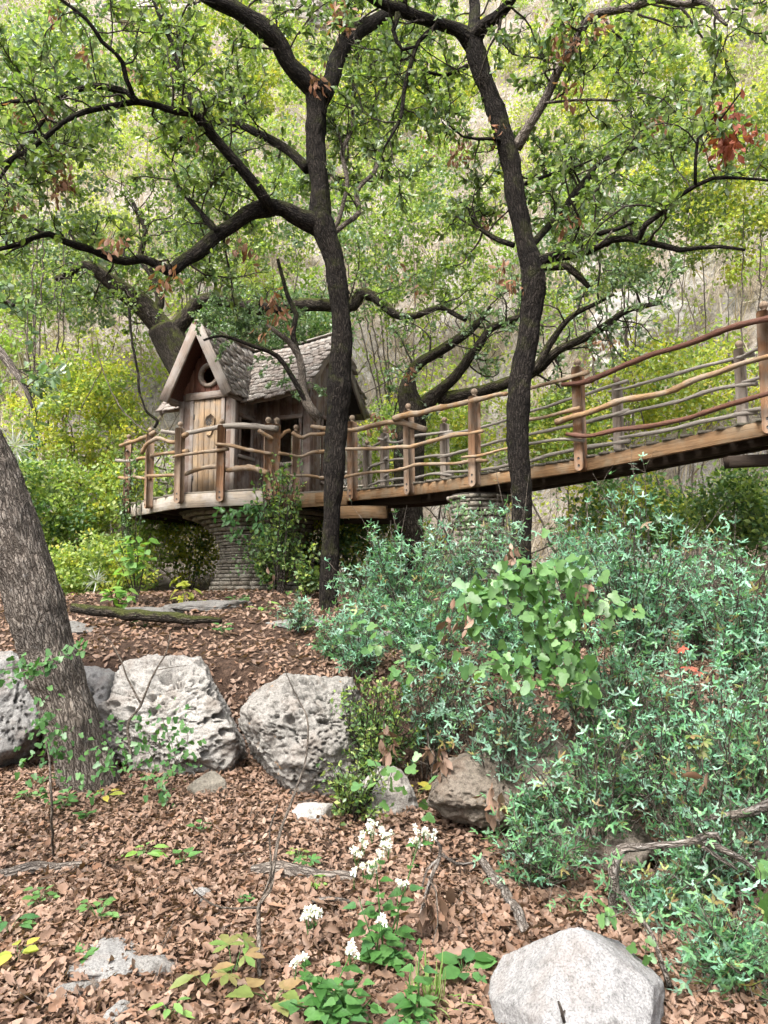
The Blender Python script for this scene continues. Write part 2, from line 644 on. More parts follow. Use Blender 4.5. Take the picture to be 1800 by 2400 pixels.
M['hill'] = leaf_mat('hillside leaf', [(0.144, 0.228, 0.036), (0.216, 0.312, 0.054), (0.300, 0.396, 0.078), (0.384, 0.444, 0.096), (0.240, 0.288, 0.168)], .48, .5, .5,
                     [(0.132, 0.228, 0.060), (0.240, 0.348, 0.072), (0.432, 0.456, 0.084), (0.264, 0.300, 0.180)], .45)
M['agarita'] = leaf_mat('spiny blue green leaf', [(0.0920, 0.2185, 0.1323), (0.1495, 0.3220, 0.2070), (0.2185, 0.4370, 0.2990), (0.1610, 0.3910, 0.1725), (0.2875, 0.4945, 0.3680), (0.0575, 0.1380, 0.0805)], .30, .45, .4)
M['agarita_pale'] = leaf_mat('spiny grey green leaf', [(0.1344, 0.2352, 0.1736), (0.2016, 0.3360, 0.2576), (0.2800, 0.4368, 0.3472), (0.1008, 0.1792, 0.1288), (0.2016, 0.3472, 0.2016)], .30, .45, .4)
M['agarita_old'] = leaf_mat('yellowing spiny leaf', [(.20, .13, .07), (.30, .27, .09), (.16, .10, .06), (.26, .30, .10)], .28, .5, .4)
M['agarita_new'] = leaf_mat('spiny fresh leaf', [(0.0672, 0.1848, 0.0784), (0.1008, 0.2464, 0.1120), (0.1904, 0.3808, 0.1456), (0.0560, 0.1344, 0.0728), (0.1568, 0.2912, 0.1680)], .3, .40, .55)
M['vine'] = leaf_mat('lobed vine leaf', [(0.068, 0.150, 0.038), (0.098, 0.210, 0.053), (0.143, 0.270, 0.083), (0.090, 0.195, 0.068)], .35, .45, .5)
M['herb'] = leaf_mat('toothed herb leaf', [(0.040, 0.115, 0.025), (0.063, 0.161, 0.040), (0.092, 0.207, 0.057), (0.052, 0.138, 0.046)], .35, .45, .45)
M['lime'] = leaf_mat('lime sapling leaf', [(.14, .29, .05), (.19, .34, .065), (.22, .36, .10), (.16, .30, .09)], .45, .5, .4)
M['creeper'] = leaf_mat('five-leaved creeper leaf', [(.14, .19, .05), (.19, .19, .07), (.25, .16, .08), (.12, .20, .05)], .35, .5, .4)
M['red'] = leaf_mat('red creeper leaf', [(.45, .07, .045), (.36, .12, .08), (.25, .11, .08)], .35, .5, .4)
M['petal'] = leaf_mat('white floret', [(.78, .78, .76), (.84, .84, .82), (.72, .74, .72)], .25, .6, .3)
M['grassb'] = leaf_mat('grass blade', [(.14, .28, .05), (.18, .32, .08), (.25, .33, .12)], .4, .5, .4)
M['drygrass'] = leaf_mat('dry brush', [(.34, .28, .20), (.44, .38, .30), (.50, .45, .38), (.28, .22, .15)], .2, .8, .2)
M['airplant'] = leaf_mat('grey air plant leaf', [(.36, .38, .34), (.46, .48, .44), (.30, .33, .28)], .2, .7, .2)

M['limestone'] = rock_mat('pitted limestone', (0.301, 0.292, 0.280), (0.202, 0.194, 0.182), (0.073, 0.069, 0.064), .85, 1.0, .35)
M['ledge'] = rock_mat('brown stained ledge stone', (.203, .176, .150), (.135, .112, .090), (.060, .049, .040), .4, 1.2, .7)
M['grayrock'] = rock_mat('grey weathered stone', (.21, .206, .20), (.15, .147, .143), (.07, .067, .064), .2, 1.6, .3)
M['whiterock'] = rock_mat('pale limestone', (.235, .235, .24), (.185, .185, .19), (.11, .11, .11), .0, 1.1, .25)
M['stone'] = rock_mat('pier limestone', (.259, .238, .202), (.194, .173, .144), (.101, .088, .072), .25, 2.0, .3)
M['mortar'] = plain_mat('dark joint', (.05, .043, .035), .95)
M['cliff'] = rock_mat('cliff limestone', (.50, .48, .45), (.38, .355, .33), (.22, .20, .18), .3, .45, .25)

M['wall'] = wood_mat('weathered red brown plank', [(.125, .078, .058), (.172, .117, .090), (.101, .066, .051), (.195, .144, .117)], weather=(.211, .176, .156))
M['trim'] = wood_mat('grey trim board', [(.205, .164, .135), (.172, .135, .111), (.230, .193, .164)], weather=(.238, .213, .193))
M['gable'] = wood_mat('red cedar board', [(.128, .056, .039), (.158, .075, .053), (.105, .049, .036)])
M['doorw'] = wood_mat('honey door plank', [(.288, .200, .116), (.208, .144, .088), (.336, .248, .156), (.248, .172, .104)], stain=(.112, .080, .056), weather=(.200, .160, .124))
M['shingle'] = wood_mat('grey cedar shingle', [(.252, .230, .211), (.315, .293, .270), (.189, .167, .149), (.288, .252, .225), (.216, .184, .162)], stain=(.108, .083, .068))
M['sheath'] = plain_mat('dark roof boarding', (.035, .028, .023), .9)
M['post'] = wood_mat('brown cedar post', [(.165, .085, .042), (.195, .11, .06), (.145, .08, .044), (.18, .128, .087)], weather=(.175, .13, .095))
M['postg'] = wood_mat('grey brown post', [(.189, .154, .122), (.217, .175, .140)], weather=(.231, .199, .168))
M['finial'] = wood_mat('weathered ball', [(.195, .143, .101), (.225, .176, .128)], along=(25, 25, 8))
M['beam'] = wood_mat('honey brown beam', [(.21, .122, .058), (.19, .105, .05), (.235, .148, .078)], stain=(.10, .06, .035), weather=(.215, .158, .10))
M['beamg'] = wood_mat('pale weathered fascia', [(.287, .246, .197), (.271, .221, .168)], stain=(.139, .111, .082), weather=(.328, .299, .262))
M['deck'] = wood_mat('grey green deck board', [(.136, .120, .096), (.168, .148, .120), (.112, .104, .080)])
M['under'] = wood_mat('shade-darkened underside timber', [(.028, .019, .013), (.038, .026, .018)], stain=(.02, .014, .01))  # timber under deck and bridge, underside shade put into its colour
M['rail'] = wood_mat('peeled honey log', [(.23, .14, .068), (.28, .185, .105), (.20, .13, .072)], stain=(.09, .055, .033), useuv=True, rough=.65, weather=(.25, .20, .15))
M['railg'] = wood_mat('grey peeled log', [(.21, .187, .16), (.25, .225, .20)], stain=(.11, .093, .077), useuv=True)
M['railr'] = wood_mat('red brown log', [(.095, .042, .028), (.12, .058, .035)], stain=(.05, .026, .019), useuv=True, rough=.6)
M['black'] = plain_mat('dark bolt', (.02, .018, .016), .6)

# ------------------------------------------------------------------ leaf templates (base at origin, tip at +y, face up +z, length 1)
def tpl_diamond(wd=.24, fold=.06):
    return np.array([[0, 0, 0], [wd, .45, fold], [0, 1, 0], [-wd, .45, fold]]), [np.array([[0, 1, 2], [0, 2, 3]])]


def tpl_half(out, fold=.12):
    """two flat halves that meet at a folded midrib; out = [(x, y), ...] from base to tip"""
    o = np.array(out, float)
    Rv = np.column_stack([o, np.abs(o[:, 0]) * fold])
    Lv = Rv * [-1, 1, 1]
    n = len(o)
    V = np.vstack([Rv, Lv[1:-1]])
    right = np.arange(n)[None, :]
    left = np.array([[0] + [n - 1] + [n + k for k in range(n - 3, -1, -1)]])
    return V, [right, left]


def tpl_strip(ys, ws, fold=.1, droop=.2, twist=0.0):
    """curved leaf: a midrib that droops, with a strip of faces on each side"""
    ys, ws = np.array(ys, float), np.array(ws, float)
    n = len(ys)
    mid = np.column_stack([twist * ys * ys, ys, -droop * ys * ys])
    r = np.column_stack([mid[:, 0] + ws, ys, mid[:, 2] + fold * ws])
    l = np.column_stack([mid[:, 0] - ws, ys, mid[:, 2] + fold * ws])
    V = np.vstack([mid, r[1:-1], l[1:-1]])
    k = n - 2
    tri, quad = [[0, n, 1], [0, 1, n + k], [n - 2, n + k - 1, n - 1], [n - 2, n - 1, n + 2 * k - 1]], []
    for i in range(1, n - 2):
        quad += [[i, n + i - 1, n + i, i + 1], [i, i + 1, n + k + i, n + k + i - 1]]
    return V, [np.array(tri)] + ([np.array(quad)] if quad else [])


def tpl_join(parts):
    V, F, n = [], [], 0
    for v, f in parts:
        V.append(v)
        F += [x + n for x in f]
        n += len(v)
    return np.vstack(V), F


def rot2(v, a, s=1.0, off=(0, 0, 0), tilt=0):
    c, q = math.cos(a), math.sin(a)
    v = v * s
    v = np.column_stack([v[:, 0], v[:, 1] * math.cos(tilt) - v[:, 2] * math.sin(tilt), v[:, 1] * math.sin(tilt) + v[:, 2] * math.cos(tilt)])
    return np.column_stack([v[:, 0] * c - v[:, 1] * q, v[:, 0] * q + v[:, 1] * c, v[:, 2]]) + off


TD = tpl_diamond()
TDW = tpl_diamond(.32, .08)
T_OAK = tpl_half([(0, 0), (.06, .12), (.19, .26), (.12, .40), (.27, .60), (.18, .72), (.17, .9), (0, 1)], .25)
T_OAK2 = tpl_strip([0, .3, .62, 1], [0, .17, .22, 0], .3, .18)
T_LIT = [tpl_strip([0, .35, .72, 1], [0, .20, .24, 0], f, d, t) for f, d, t in ((.5, .25, .1), (-.4, -.2, -.1), (.9, .5, .2), (.3, -.35, .1), (-.8, .1, -.25))]
T_LOBE = tpl_half([(0, 0), (.06, .1), (.20, .2), (.11, .34), (.27, .5), (.15, .62), (.24, .8), (.12, .95), (0, 1)], .3)
_sp = tpl_half([(0, 0), (.17, .32), (.06, .44), (.14, .64), (0, 1)], .22)
T_AGA = tpl_join([(rot2(_sp[0], a, s, (0, .28, 0), t), _sp[1]) for a, s, t in ((0, .72, .1), (1.15, .62, .12), (-1.15, .62, .12))])
_v = tpl_half([(0, .06), (.16, -.06), (.33, .04), (.36, .22), (.25, .38), (.27, .6), (.2, .84), (.1, .97), (0, 1)], .12)
T_VINE = (_v[0] * [1.15, 1, 1], _v[1])
T_HERB = tpl_half([(0, 0), (.2, .0), (.36, .14), (.31, .24), (.32, .34), (.24, .44), (.24, .54), (.15, .64), (.13, .76), (0, 1)], .18)
T_LANCE = tpl_strip([0, .3, .65, 1], [0, .2, .2, 0], .2, .22)
T_WIDE = tpl_strip([0, .25, .6, 1], [0, .28, .3, 0], .18, .15)
_l5 = tpl_strip([0, .4, .7, 1], [0, .17, .2, 0], .15, .15)
T_PALM = tpl_join([(rot2(_l5[0], a, s), _l5[1]) for a, s in ((0, 1), (.8, .92), (-.8, .92), (1.7, .7), (-1.7, .7))])
T_BLADE = tpl_strip([0, .4, .75, 1], [.012, .025, .02, 0], .1, .45)


def place(geo, tpl, Pn, D, Nn, S, mi=0):
    """leaves of one template at points Pn, axis D, roughly facing Nn, length S"""
    V, F = tpl
    Pn = np.asarray(Pn, float)
    n = len(Pn)
    if n == 0:
        return
    D = unit(np.broadcast_to(D, (n, 3)))
    X = unit(np.cross(D, np.broadcast_to(Nn, (n, 3))))
    Z = np.cross(X, D)
    S = np.broadcast_to(S, (n,))
    W_ = (V[None, :, 0, None] * X[:, None, :] + V[None, :, 1, None] * D[:, None, :] + V[None, :, 2, None] * Z[:, None, :]) * S[:, None, None] + Pn[:, None, :]
    k = len(V)
    off = (np.arange(n) * k)[:, None, None]
    geo.add(W_.reshape(-1, 3), [(f[None] + off).reshape(-1, f.shape[1]) for f in F], mi)


def rdir(rng, n, up=0.0):
    v = rng.normal(0, 1, (n, 3))
    v[:, 2] += up
    return unit(v)


# ------------------------------------------------------------------ the ground
def axis(secs):
    out = []
    for a, b, n in secs:
        out.append(np.linspace(a, b, n, endpoint=False))
    return np.concatenate(out + [[secs[-1][1]]])


gx = axis([(-90, -20, 14), (-20, -5, 40), (-5, 5, 120), (5, 20, 40), (20, 90, 14)])
gy = axis([(-60, 0, 14), (0, 2, 10), (2, 9, 110), (9, 14, 40), (14, 44, 110), (44, 120, 20)])
GX, GY = np.meshgrid(gx, gy)
GZ = H(GX.ravel(), GY.ravel()).reshape(GX.shape)
nx, ny = len(gx), len(gy)
ii = (np.arange(ny - 1)[:, None] * nx + np.arange(nx - 1)[None, :])
g = Geo().add(np.stack([GX, GY, GZ], -1).reshape(-1, 3), np.stack([ii, ii + 1, ii + nx + 1, ii + nx], -1).reshape(-1, 4))
tag(obj('ground', g, M['ground'], smooth_=True), 'leaf-strewn forest ground rising to a steep rocky hillside', None, None, 'structure')

# ------------------------------------------------------------------ playhouse, deck, footbridge, piers
rng = np.random.default_rng(11)
DZ = EYE[2] + 1.33                                    # top of the deck
AX = np.array([.37, .93, 0]) / math.hypot(.37, .93)   # the house's depth
BX = np.array([AX[1], -AX[0], 0])                     # the house's width
HO = np.array([-2.70, 10.785, DZ])                    # under the front peak, on the deck


def HW(s, t, z):
    return HO + BX * s + AX * t + np.array([0, 0, z])


house = thing('playhouse', 'small weathered wooden playhouse with steep cross-gabled shingle roof on a raised deck', 'playhouse', HW(0, 1.5, 0))
UPV = (0, 0, 1)
ZE, ZR = 1.50, 2.51         # eave and ridge above the deck
ZRB = 2.50
TB0, TBR, TB1 = .56, 1.54, 2.56      # B wing: front eave, ridge, back eave
SR, SL = 1.52, -1.02                  # B wing: right and left ends
AW = .52                              # A wing: half span of the roof
WT0, WTB = .32, .98                   # front wall of A, front wall of B
WS = .435


def planked(name, a, b, z0, z1f, holes, outn, nplank, mat, depth=.03):
    """a plank wall from plan point a to b; z1f gives its top along the wall (0..1); holes = [(f0, f1, z0, z1)]"""
    a, b = np.array(a, float), np.array(b, float)
    L = np.linalg.norm((b - a)[:2])
    wall = bpy.data.objects.new(name, None)
    put(wall, house, T((a + b) / 2 + [0, 0, z0]))
    edges = np.linspace(0, 1, nplank + 1)
    edges[1:-1] += rng.normal(0, .12 / nplank, nplank - 1)
    outn = np.array(outn, float)
    for i in range(nplank):
        f0, f1 = edges[i], edges[i + 1]
        fm = (f0 + f1) / 2
        spans = [(z0, z1f(fm))]
        for h in holes:
            if h[0] < fm < h[1]:
                spans = [(z0, h[2]), (h[3], z1f(fm))]
        for za, zb in spans:
            if zb - za < .02:
                continue
            p = a + (b - a) * fm + outn * rng.uniform(-.004, .004)
            board('plank', p + [0, 0, za], p + [0, 0, zb], L * (f1 - f0) - .003, depth, outn, wall, mat, rng)
    # battens over every second joint
    for i in range(1, nplank, 2):
        fm = edges[i]
        if any(h[0] - .06 < fm < h[1] + .06 for h in holes):
            continue
        p = a + (b - a) * fm + outn * (depth / 2 + .007)
        board('batten', p + [0, 0, z0], p + [0, 0, z1f(fm) - .01], .03, .012, outn, wall, mat, rng)
    return wall


def zl(s, t, z):
    return HW(s, t, z)


fz = DZ
# front wall of A (door and round window), in front of the gable
dl, dr = -.235, .235
front = planked('front_wall', HW(-WS, WT0, 0), HW(WS, WT0, 0), 0 + 0, lambda f: 0, [], -AX, 1, M['wall']) if False else None


def wall_z(fun):
    return lambda f: DZ + fun(f)


front = planked('front_wall', HW(-WS, WT0, 0) * [1, 1, 0], HW(WS, WT0, 0) * [1, 1, 0], DZ, wall_z(lambda f: 1.56), [((WS + dl) / (2 * WS), (WS + dr) / (2 * WS), DZ, DZ + 1.44)], -AX, 7, M['wall'])
# gable boards: upright cedar boards up to the slope, with a round window
gable = bpy.data.objects.new('gable', None)
put(gable, house, T(HW(0, WT0, ZE)))
CWX, CWZ, CWR = .02, 1.80, .14
n = 9
for i in range(n):
    s = -WS + 2 * WS * (i + .5) / n
    top = ZR - .05 - (ZR - ZE) / AW * abs(s) * 1.0
    spans = [(1.54, top)]
    if abs(s - CWX) < CWR:
        hh = math.sqrt(CWR ** 2 - (s - CWX) ** 2)
        spans = [(1.54, CWZ - hh), (CWZ + hh, top)]
    for za, zb in spans:
        if zb - za > .02:
            board('plank', HW(s, WT0 - .004, za), HW(s, WT0 - .004, zb), 2 * WS / n - .004, .022, -AX, gable, M['gable'], rng)
# round window frame: a turned ring
g = Geo()
ring = []
for a in np.linspace(0, 2 * math.pi, 33)[:-1]:
    for rr, dd in ((CWR - .012, .03), (CWR - .012, -.03), (CWR + .02, -.045), (CWR + .045, -.03), (CWR + .045, .0)):
        ring.append(HW(CWX + math.cos(a) * rr, WT0 - .012 + dd, CWZ + math.sin(a) * rr))
q = []
for i in range(32):
    for k in range(4):
        a, b = i * 5 + k, ((i + 1) % 32) * 5 + k
        q.append([a, a + 1, b + 1, b])
g.add(np.array(ring), np.array(q))
rw = obj('round_window', g, M['trim'], house, True, origin=HW(CWX, WT0, CWZ))
tag(rw, 'round window with turned wooden ring in the gable')
# door: five planks, frame boards, plaque with an eight-petalled star
door = bpy.data.objects.new('door', None)
put(door, house, T(HW(0, WT0, 0)))
n = 5
e = np.linspace(dl, dr, n + 1)
for i in range(n):
    s = (e[i] + e[i + 1]) / 2
    board('plank', HW(s, WT0 - .012 + rng.uniform(-.004, .004), .012), HW(s, WT0 - .012, 1.435), (e[i + 1] - e[i]) - .005, .028, -AX, door, M['doorw'], rng)
g = Geo()
sh = [(-.055, .11), (.03, .15), (.095, .07), (.075, -.06), (.025, -.17), (-.04, -.16), (-.09, -.02)]
fr = np.array([HW(.05 + x, WT0 - .05, 1.06 + z) for x, z in sh])
bk = np.array([HW(.05 + x, WT0 - .026, 1.06 + z) for x, z in sh])
m_ = len(sh)
g.add(np.vstack([fr, bk]), [np.arange(m_)[None, :], np.array([[i, (i + 1) % m_, m_ + (i + 1) % m_, m_ + i] for i in range(m_)])])
tag(obj('plaque', g, M['doorw'], door), 'carved shield-shaped plaque')
g = Geo()
for k in range(8):
    a = k * math.pi / 4 + .2
    d0, d1 = np.array([math.cos(a), math.sin(a)]), np.array([-math.sin(a), math.cos(a)])
    pts = [d0 * .010, d0 * .035 + d1 * .011, d0 * .068, d0 * .035 - d1 * .011]
    g.add(np.array([HW(.05 + p[0], WT0 - .0525, 1.085 + p[1]) for p in pts]), np.array([[0, 1, 2, 3]]))
tag(obj('star', g, M['black'], door), 'dark eight-petalled star cut into the plaque')
for z in (.25, 1.15):
    board('hinge', HW(dl + .005, WT0 - .031, z), HW(dl + .012, WT0 - .031, z + .07), .02, .01, -AX, door, M['black'], rng)
frm = bpy.data.objects.new('door_frame', None)
put(frm, house, T(HW(0, WT0 - .03, 0)))
for s in (dl - .035, dr + .035):
    board('jamb', HW(s, WT0 - .026, 0), HW(s, WT0 - .026, 1.44), .062, .024, -AX, frm, M['trim'], rng)
board('lintel', HW(dl - .13, WT0 - .035, 1.495), HW(dr + .15, WT0 - .035, 1.495), .105, .04, -AX, frm, M['trim'], rng)
for s in (-WS - .012, WS + .012):
    board('corner_board', HW(s, WT0 - .02, 0), HW(s, WT0 - .02, 1.44), .07, .03, -AX, house, M['trim'], rng)
    board('corner_board', HW(s + math.copysign(.016, s), WT0 + .035, 0), HW(s + math.copysign(.016, s), WT0 + .035, 1.44), .07, .022, BX * math.copysign(1, s), house, M['wall'], rng)


def window(s_or_t, z0, z1, wd, base, along, outn):
    """a framed opening: four boards and a sill"""
    wn = bpy.data.objects.new('window', None)
    c = base + along * s_or_t
    put(wn, house, T(c + [0, 0, z0]))
    o = outn * .026
    for sg in (-1, 1):
        p = c + along * sg * (wd / 2 + .02) + o
        board('frame', p + [0, 0, z0 - .02], p + [0, 0, z1 + .02], .045, .03, outn, wn, M['wall'], rng)
    for z, hgt, ext in ((z1 + .03, .06, .06), (z0 - .03, .05, .07)):
        a, b = c - along * (wd / 2 + ext) + o * 1.3 + [0, 0, z], c + along * (wd / 2 + ext) + o * 1.3 + [0, 0, z]
        board('sill' if z < z0 else 'frame', a, b, hgt, .04, outn, wn, M['trim'] if z < z0 else M['wall'], rng)
    return wn


# side walls of A
La = WTB - WT0
for sg in (-1, 1):
    holes = [(.22, .78, DZ + .62, DZ + 1.17)] if sg > 0 else []
    planked('side_wall', HW(sg * WS, WT0, 0) * [1, 1, 0], HW(sg * WS, WTB, 0) * [1, 1, 0], DZ, wall_z(lambda f: 1.50), holes, BX * sg, 6, M['wall'])
window(.30, .62, 1.17, .30, HW(WS, WT0, 0), AX, BX)
# walls of B
sb0, sb1 = WS, SR - .2
planked('front_wall', HW(sb0, WTB, 0) * [1, 1, 0], HW(sb1, WTB, 0) * [1, 1, 0], DZ, wall_z(lambda f: 1.80), [(.45, .85, DZ + .55, DZ + 1.2)], -AX, 9, M['wall'])
window(.57, .55, 1.2, .32, HW(sb0, WTB, 0), BX, -AX)
planked('front_wall', HW(SL + .2, WTB, 0) * [1, 1, 0], HW(-WS, WTB, 0) * [1, 1, 0], DZ, wall_z(lambda f: 1.80), [], -AX, 4, M['wall'])
tb0, tb1 = WTB, TB1 - .48
gz = lambda f: min(ZRB - .1, ZRB - .1 - (ZRB - ZE) / 1.12 * abs((tb0 + (tb1 - tb0) * f) - TBR))
planked('gable_wall', HW(sb1, tb0, 0) * [1, 1, 0], HW(sb1, tb1, 0) * [1, 1, 0], DZ, wall_z(gz), [(.3, .7, DZ + .3, DZ + 1.25)], BX, 10, M['wall'])
planked('gable_wall', HW(SL + .2, tb0, 0) * [1, 1, 0], HW(SL + .2, tb1, 0) * [1, 1, 0], DZ, wall_z(gz), [(.3, .7, DZ + .6, DZ + 1.2)], -BX, 10, M['wall'])
planked('back_wall', HW(SL + .2, tb1, 0) * [1, 1, 0], HW(sb1, tb1, 0) * [1, 1, 0], DZ, wall_z(lambda f: 1.80), [(.60, .85, DZ + .6, DZ + 1.2)], AX, 14, M['wall'])
for s in (sb0 + .03, sb1):
    board('corner_board', HW(s, WTB - .02, 0), HW(s, WTB - .02, 1.5), .07, .03, -AX, house, M['wall'], rng)
window(.64, .3, 1.25, .45, HW(sb1, WTB, 0), AX, BX)

# roof: slopes as thin boarding, then shingles
roof = bpy.data.objects.new('roof', None)
put(roof, house, T(HW(.3, TBR, ZR)))
RA = (ZR - ZE) / AW                     # fall of A per metre of s
RB = (ZRB - ZE) / (TBR - TB0)           # fall of B per metre of t


def sag(s):
    """B's ridge is bowed: it lifts a little toward its right end"""
    return .10 * max(0, s - .4) ** 2


def zA(s):
    return ZR - RA * abs(s)


def zB(t, s=0):
    return ZRB - RB * abs(t - TBR) + sag(s)


def slab(pts, down):
    """thin sheet of boarding under plan polygon pts [(s, t, z)]"""
    V = np.array([HW(*p) for p in pts])
    n_ = np.cross(V[1] - V[0], V[2] - V[0])
    n_ = unit(n_) * (1 if n_[2] > 0 else -1)
    B_ = V - n_ * down
    k = len(V)
    return np.vstack([V, B_]), [np.arange(k)[None, :], np.arange(k)[::-1][None, :] + k, np.array([[i, (i + 1) % k, k + (i + 1) % k, k + i] for i in range(k)])]


lo = .035
val = TB0
for pts in ([(0, 0.02, ZR - lo), (AW, 0.02, ZE - lo), (AW, val + .01, ZE - lo), (0, TBR, ZR - lo)],
            [(0, 0.02, ZR - lo), (0, TBR, ZR - lo), (-AW, val + .01, ZE - lo), (-AW, 0.02, ZE - lo)]):
    V, F = slab(pts, .025)
    obj('soffit_boarding', Geo().add(V, F), M['gable'], roof)
for pts in ([(AW, TB0, ZE - lo), (SR, TB0, ZE - lo + sag(SR)), (SR, TBR, ZRB - lo + sag(SR)), (0, TBR, ZRB - lo)],
            [(-AW, TB0, ZE - lo), (0, TBR, ZRB - lo), (SL, TBR, ZRB - lo), (SL, TB0, ZE - lo)],
            [(SL, TB1, ZE - lo), (SL, TBR, ZRB - lo), (SR, TBR, ZRB - lo + sag(SR)), (SR, TB1, ZE - lo + sag(SR))]):
    V, F = slab(pts, .02)
    obj('roof_boarding', Geo().add(V, F), M['sheath'], roof)


def shingle_mesh(wd, ln, th, r):
    """wedge: thick butt at x=+ln, thin top at 0, butt a little ragged and bowed"""
    h = wd / 2
    b = r.uniform(-.008, .008, 3)
    V = np.array([[0, -h, 0], [0, h, 0], [ln + b[0], -h, -.002], [ln + b[1] + .004, 0, .002], [ln + b[2], h, -.002],
                  [0, -h, .004], [0, h, .004], [ln + b[0], -h, th], [ln + b[1] + .004, 0, th + .003], [ln + b[2], h, th]])
    F = [np.array([[5, 7, 8], [5, 8, 6], [6, 8, 9], [0, 3, 2], [0, 1, 3], [1, 4, 3]]),
         np.array([[2, 3, 8, 7], [3, 4, 9, 8], [0, 2, 7, 5], [1, 6, 9, 4], [0, 5, 6, 1]])]
    return Geo().add(V, F).mesh('shingle', M['shingle'])


PROT = [shingle_mesh(.078 + .012 * k, .19, .024, rng) for k in range(5)]


def shingles(ridge_pt, down, along, nrm, rows, expo, lo_hi, parent, solo, wob=0.0, jig=.02):
    """rows of shingles: ridge_pt(u) at distance u along, `down` unit slope vector; lo_hi(row distance) = range of u"""
    bulk = []
    for r in range(rows):
        d = .06 + r * expo
        a, b = lo_hi(d)
        u = a + rng.uniform(0, .03)
        while u < b - .02:
            me = PROT[rng.integers(5)]
            wd = .078 + .012 * PROT.index(me)
            dd = d + rng.normal(0, jig) + wob * math.sin(u * 9 + r * 1.1)
            um = u + wd / 2
            p = ridge_pt(um) + down * (dd - .06) + nrm * (.002 + rng.uniform(0, .006))
            dn = unit(down + nrm * rng.uniform(.0, .07) + along * rng.normal(0, .03))
            Mx = frame(dn, nrm)
            Mx = T(p) @ Mx
            if solo:
                put(bpy.data.objects.new('shingle', me), parent, Mx)
            else:
                bulk.append((me, Mx))
            u += wd + rng.uniform(.002, .008)
    return bulk


slopeA = bpy.data.objects.new('right_gable_slope', None)
put(slopeA, roof, T(HW(.25, .5, 2)))
dA = unit(BX * 1 + np.array([0, 0, -RA]))
nA = unit(BX * RA + np.array([0, 0, 1.0]))
LA = math.hypot(AW, ZR - ZE)
shingles(lambda u: HW(0, u, ZR), dA, AX, nA, 12, .095, lambda d: (-.02, TBR - (TBR - TB0) * min(1, d / LA) + .02), roof, True, 0, .032)
bulk = []
dA2 = unit(-BX + np.array([0, 0, -RA]))
nA2 = unit(-BX * RA + np.array([0, 0, 1.0]))
bulk += shingles(lambda u: HW(0, u, ZR), dA2, AX, nA2, 12, .095, lambda d: (-.02, TBR - (TBR - TB0) * min(1, d / LA) + .02), roof, False, 0, .02)
LB = math.hypot(TBR - TB0, ZRB - ZE)
dB = unit(-AX * (TBR - TB0) + np.array([0, 0, -(ZRB - ZE)]))
nB = unit(-AX * (ZRB - ZE) + np.array([0, 0, TBR - TB0]))
shingles(lambda u: HW(u, TBR, ZRB + sag(u)), dB, BX, nB, 16, .094, lambda d: (AW * min(1, d / LB) - .02, SR + .02), roof, True, .014, .014)
bulk += shingles(lambda u: HW(u, TBR, ZRB), dB, BX, nB, 16, .094, lambda d: (SL, -AW * min(1, d / LB)), roof, False, .012, .008)
dB2 = unit(AX * (TB1 - TBR) + np.array([0, 0, -(ZRB - ZE)]))
nB2 = unit(AX * (ZRB - ZE) + np.array([0, 0, TB1 - TBR]))
bulk += shingles(lambda u: HW(u, TBR, ZRB + sag(u)), dB2, BX, nB2, 16, .094, lambda d: (SL, SR + .02), roof, False, .012, .008)
bpy.data.objects.remove(slopeA)
g = Geo()
for me, Mx in bulk:
    co = np.empty(len(me.vertices) * 3, np.float32)
    me.vertices.foreach_get('co', co)
    co = co.reshape(-1, 3)
    mm = np.array(Mx)
    V = co @ mm[:3, :3].T + mm[:3, 3]
    for pl in ([3, 4],):
        F3 = np.array([list(p.vertices) for p in me.polygons if len(p.vertices) == 3])
        F4 = np.array([list(p.vertices) for p in me.polygons if len(p.vertices) == 4])
    g.add(V, [F3, F4])
tag(obj('shingles', g, M['shingle'], roof), None, None, None, 'stuff')
# ridge caps
for a, b in ((HW(0, -.02, ZR + .022), HW(0, TBR, ZR + .022)), (HW(.05, TBR, ZRB + .03), HW(.8, TBR, ZRB + .03 + sag(.8))), (HW(.8, TBR, ZRB + .03 + sag(.8)), HW(SR, TBR, ZRB + .03 + sag(SR))), (HW(SL, TBR, ZRB + .03), HW(-.05, TBR, ZRB + .03))):
    board('ridge_board', a, b, .09, .022, UPV, roof, M['shingle'], rng)
# bargeboards and eave boards
bt = -.012
for sg in (-1, 1):
    a = HW(sg * .012, bt, ZR - .055)
    b = HW(sg * (AW + .03), bt, ZE - .105)
    board('bargeboard', a, b, .155, .04, -AX, roof, M['trim'], rng, cham=.006)
    board('bargeboard', HW(sg * .03, bt + .03, ZR - .0), HW(sg * (AW + .045), bt + .03, ZE - .05), .05, .03, -AX, roof, M['gable'], rng)
    board('eave_board', HW(sg * (AW - .01), 0.05, ZE - .085), HW(sg * (AW - .01), TB0 - .005, ZE - .085), .085, .025, BX * sg, roof, M['trim'], rng)
zz = lambda s: ZE - .085 + sag(s)
board('eave_board', HW(AW - .02, TB0, zz(0)), HW(1.0, TB0, zz(1.0)), .095, .028, -AX, roof, M['trim'], rng)
board('eave_board', HW(1.0, TB0, zz(1.0)), HW(SR, TB0, zz(SR)), .095, .028, -AX, roof, M['trim'], rng)
board('eave_board', HW(SL - .02, TB0, ZE - .085), HW(-AW + .02, TB0, ZE - .085), .095, .028, -AX, roof, M['trim'], rng)
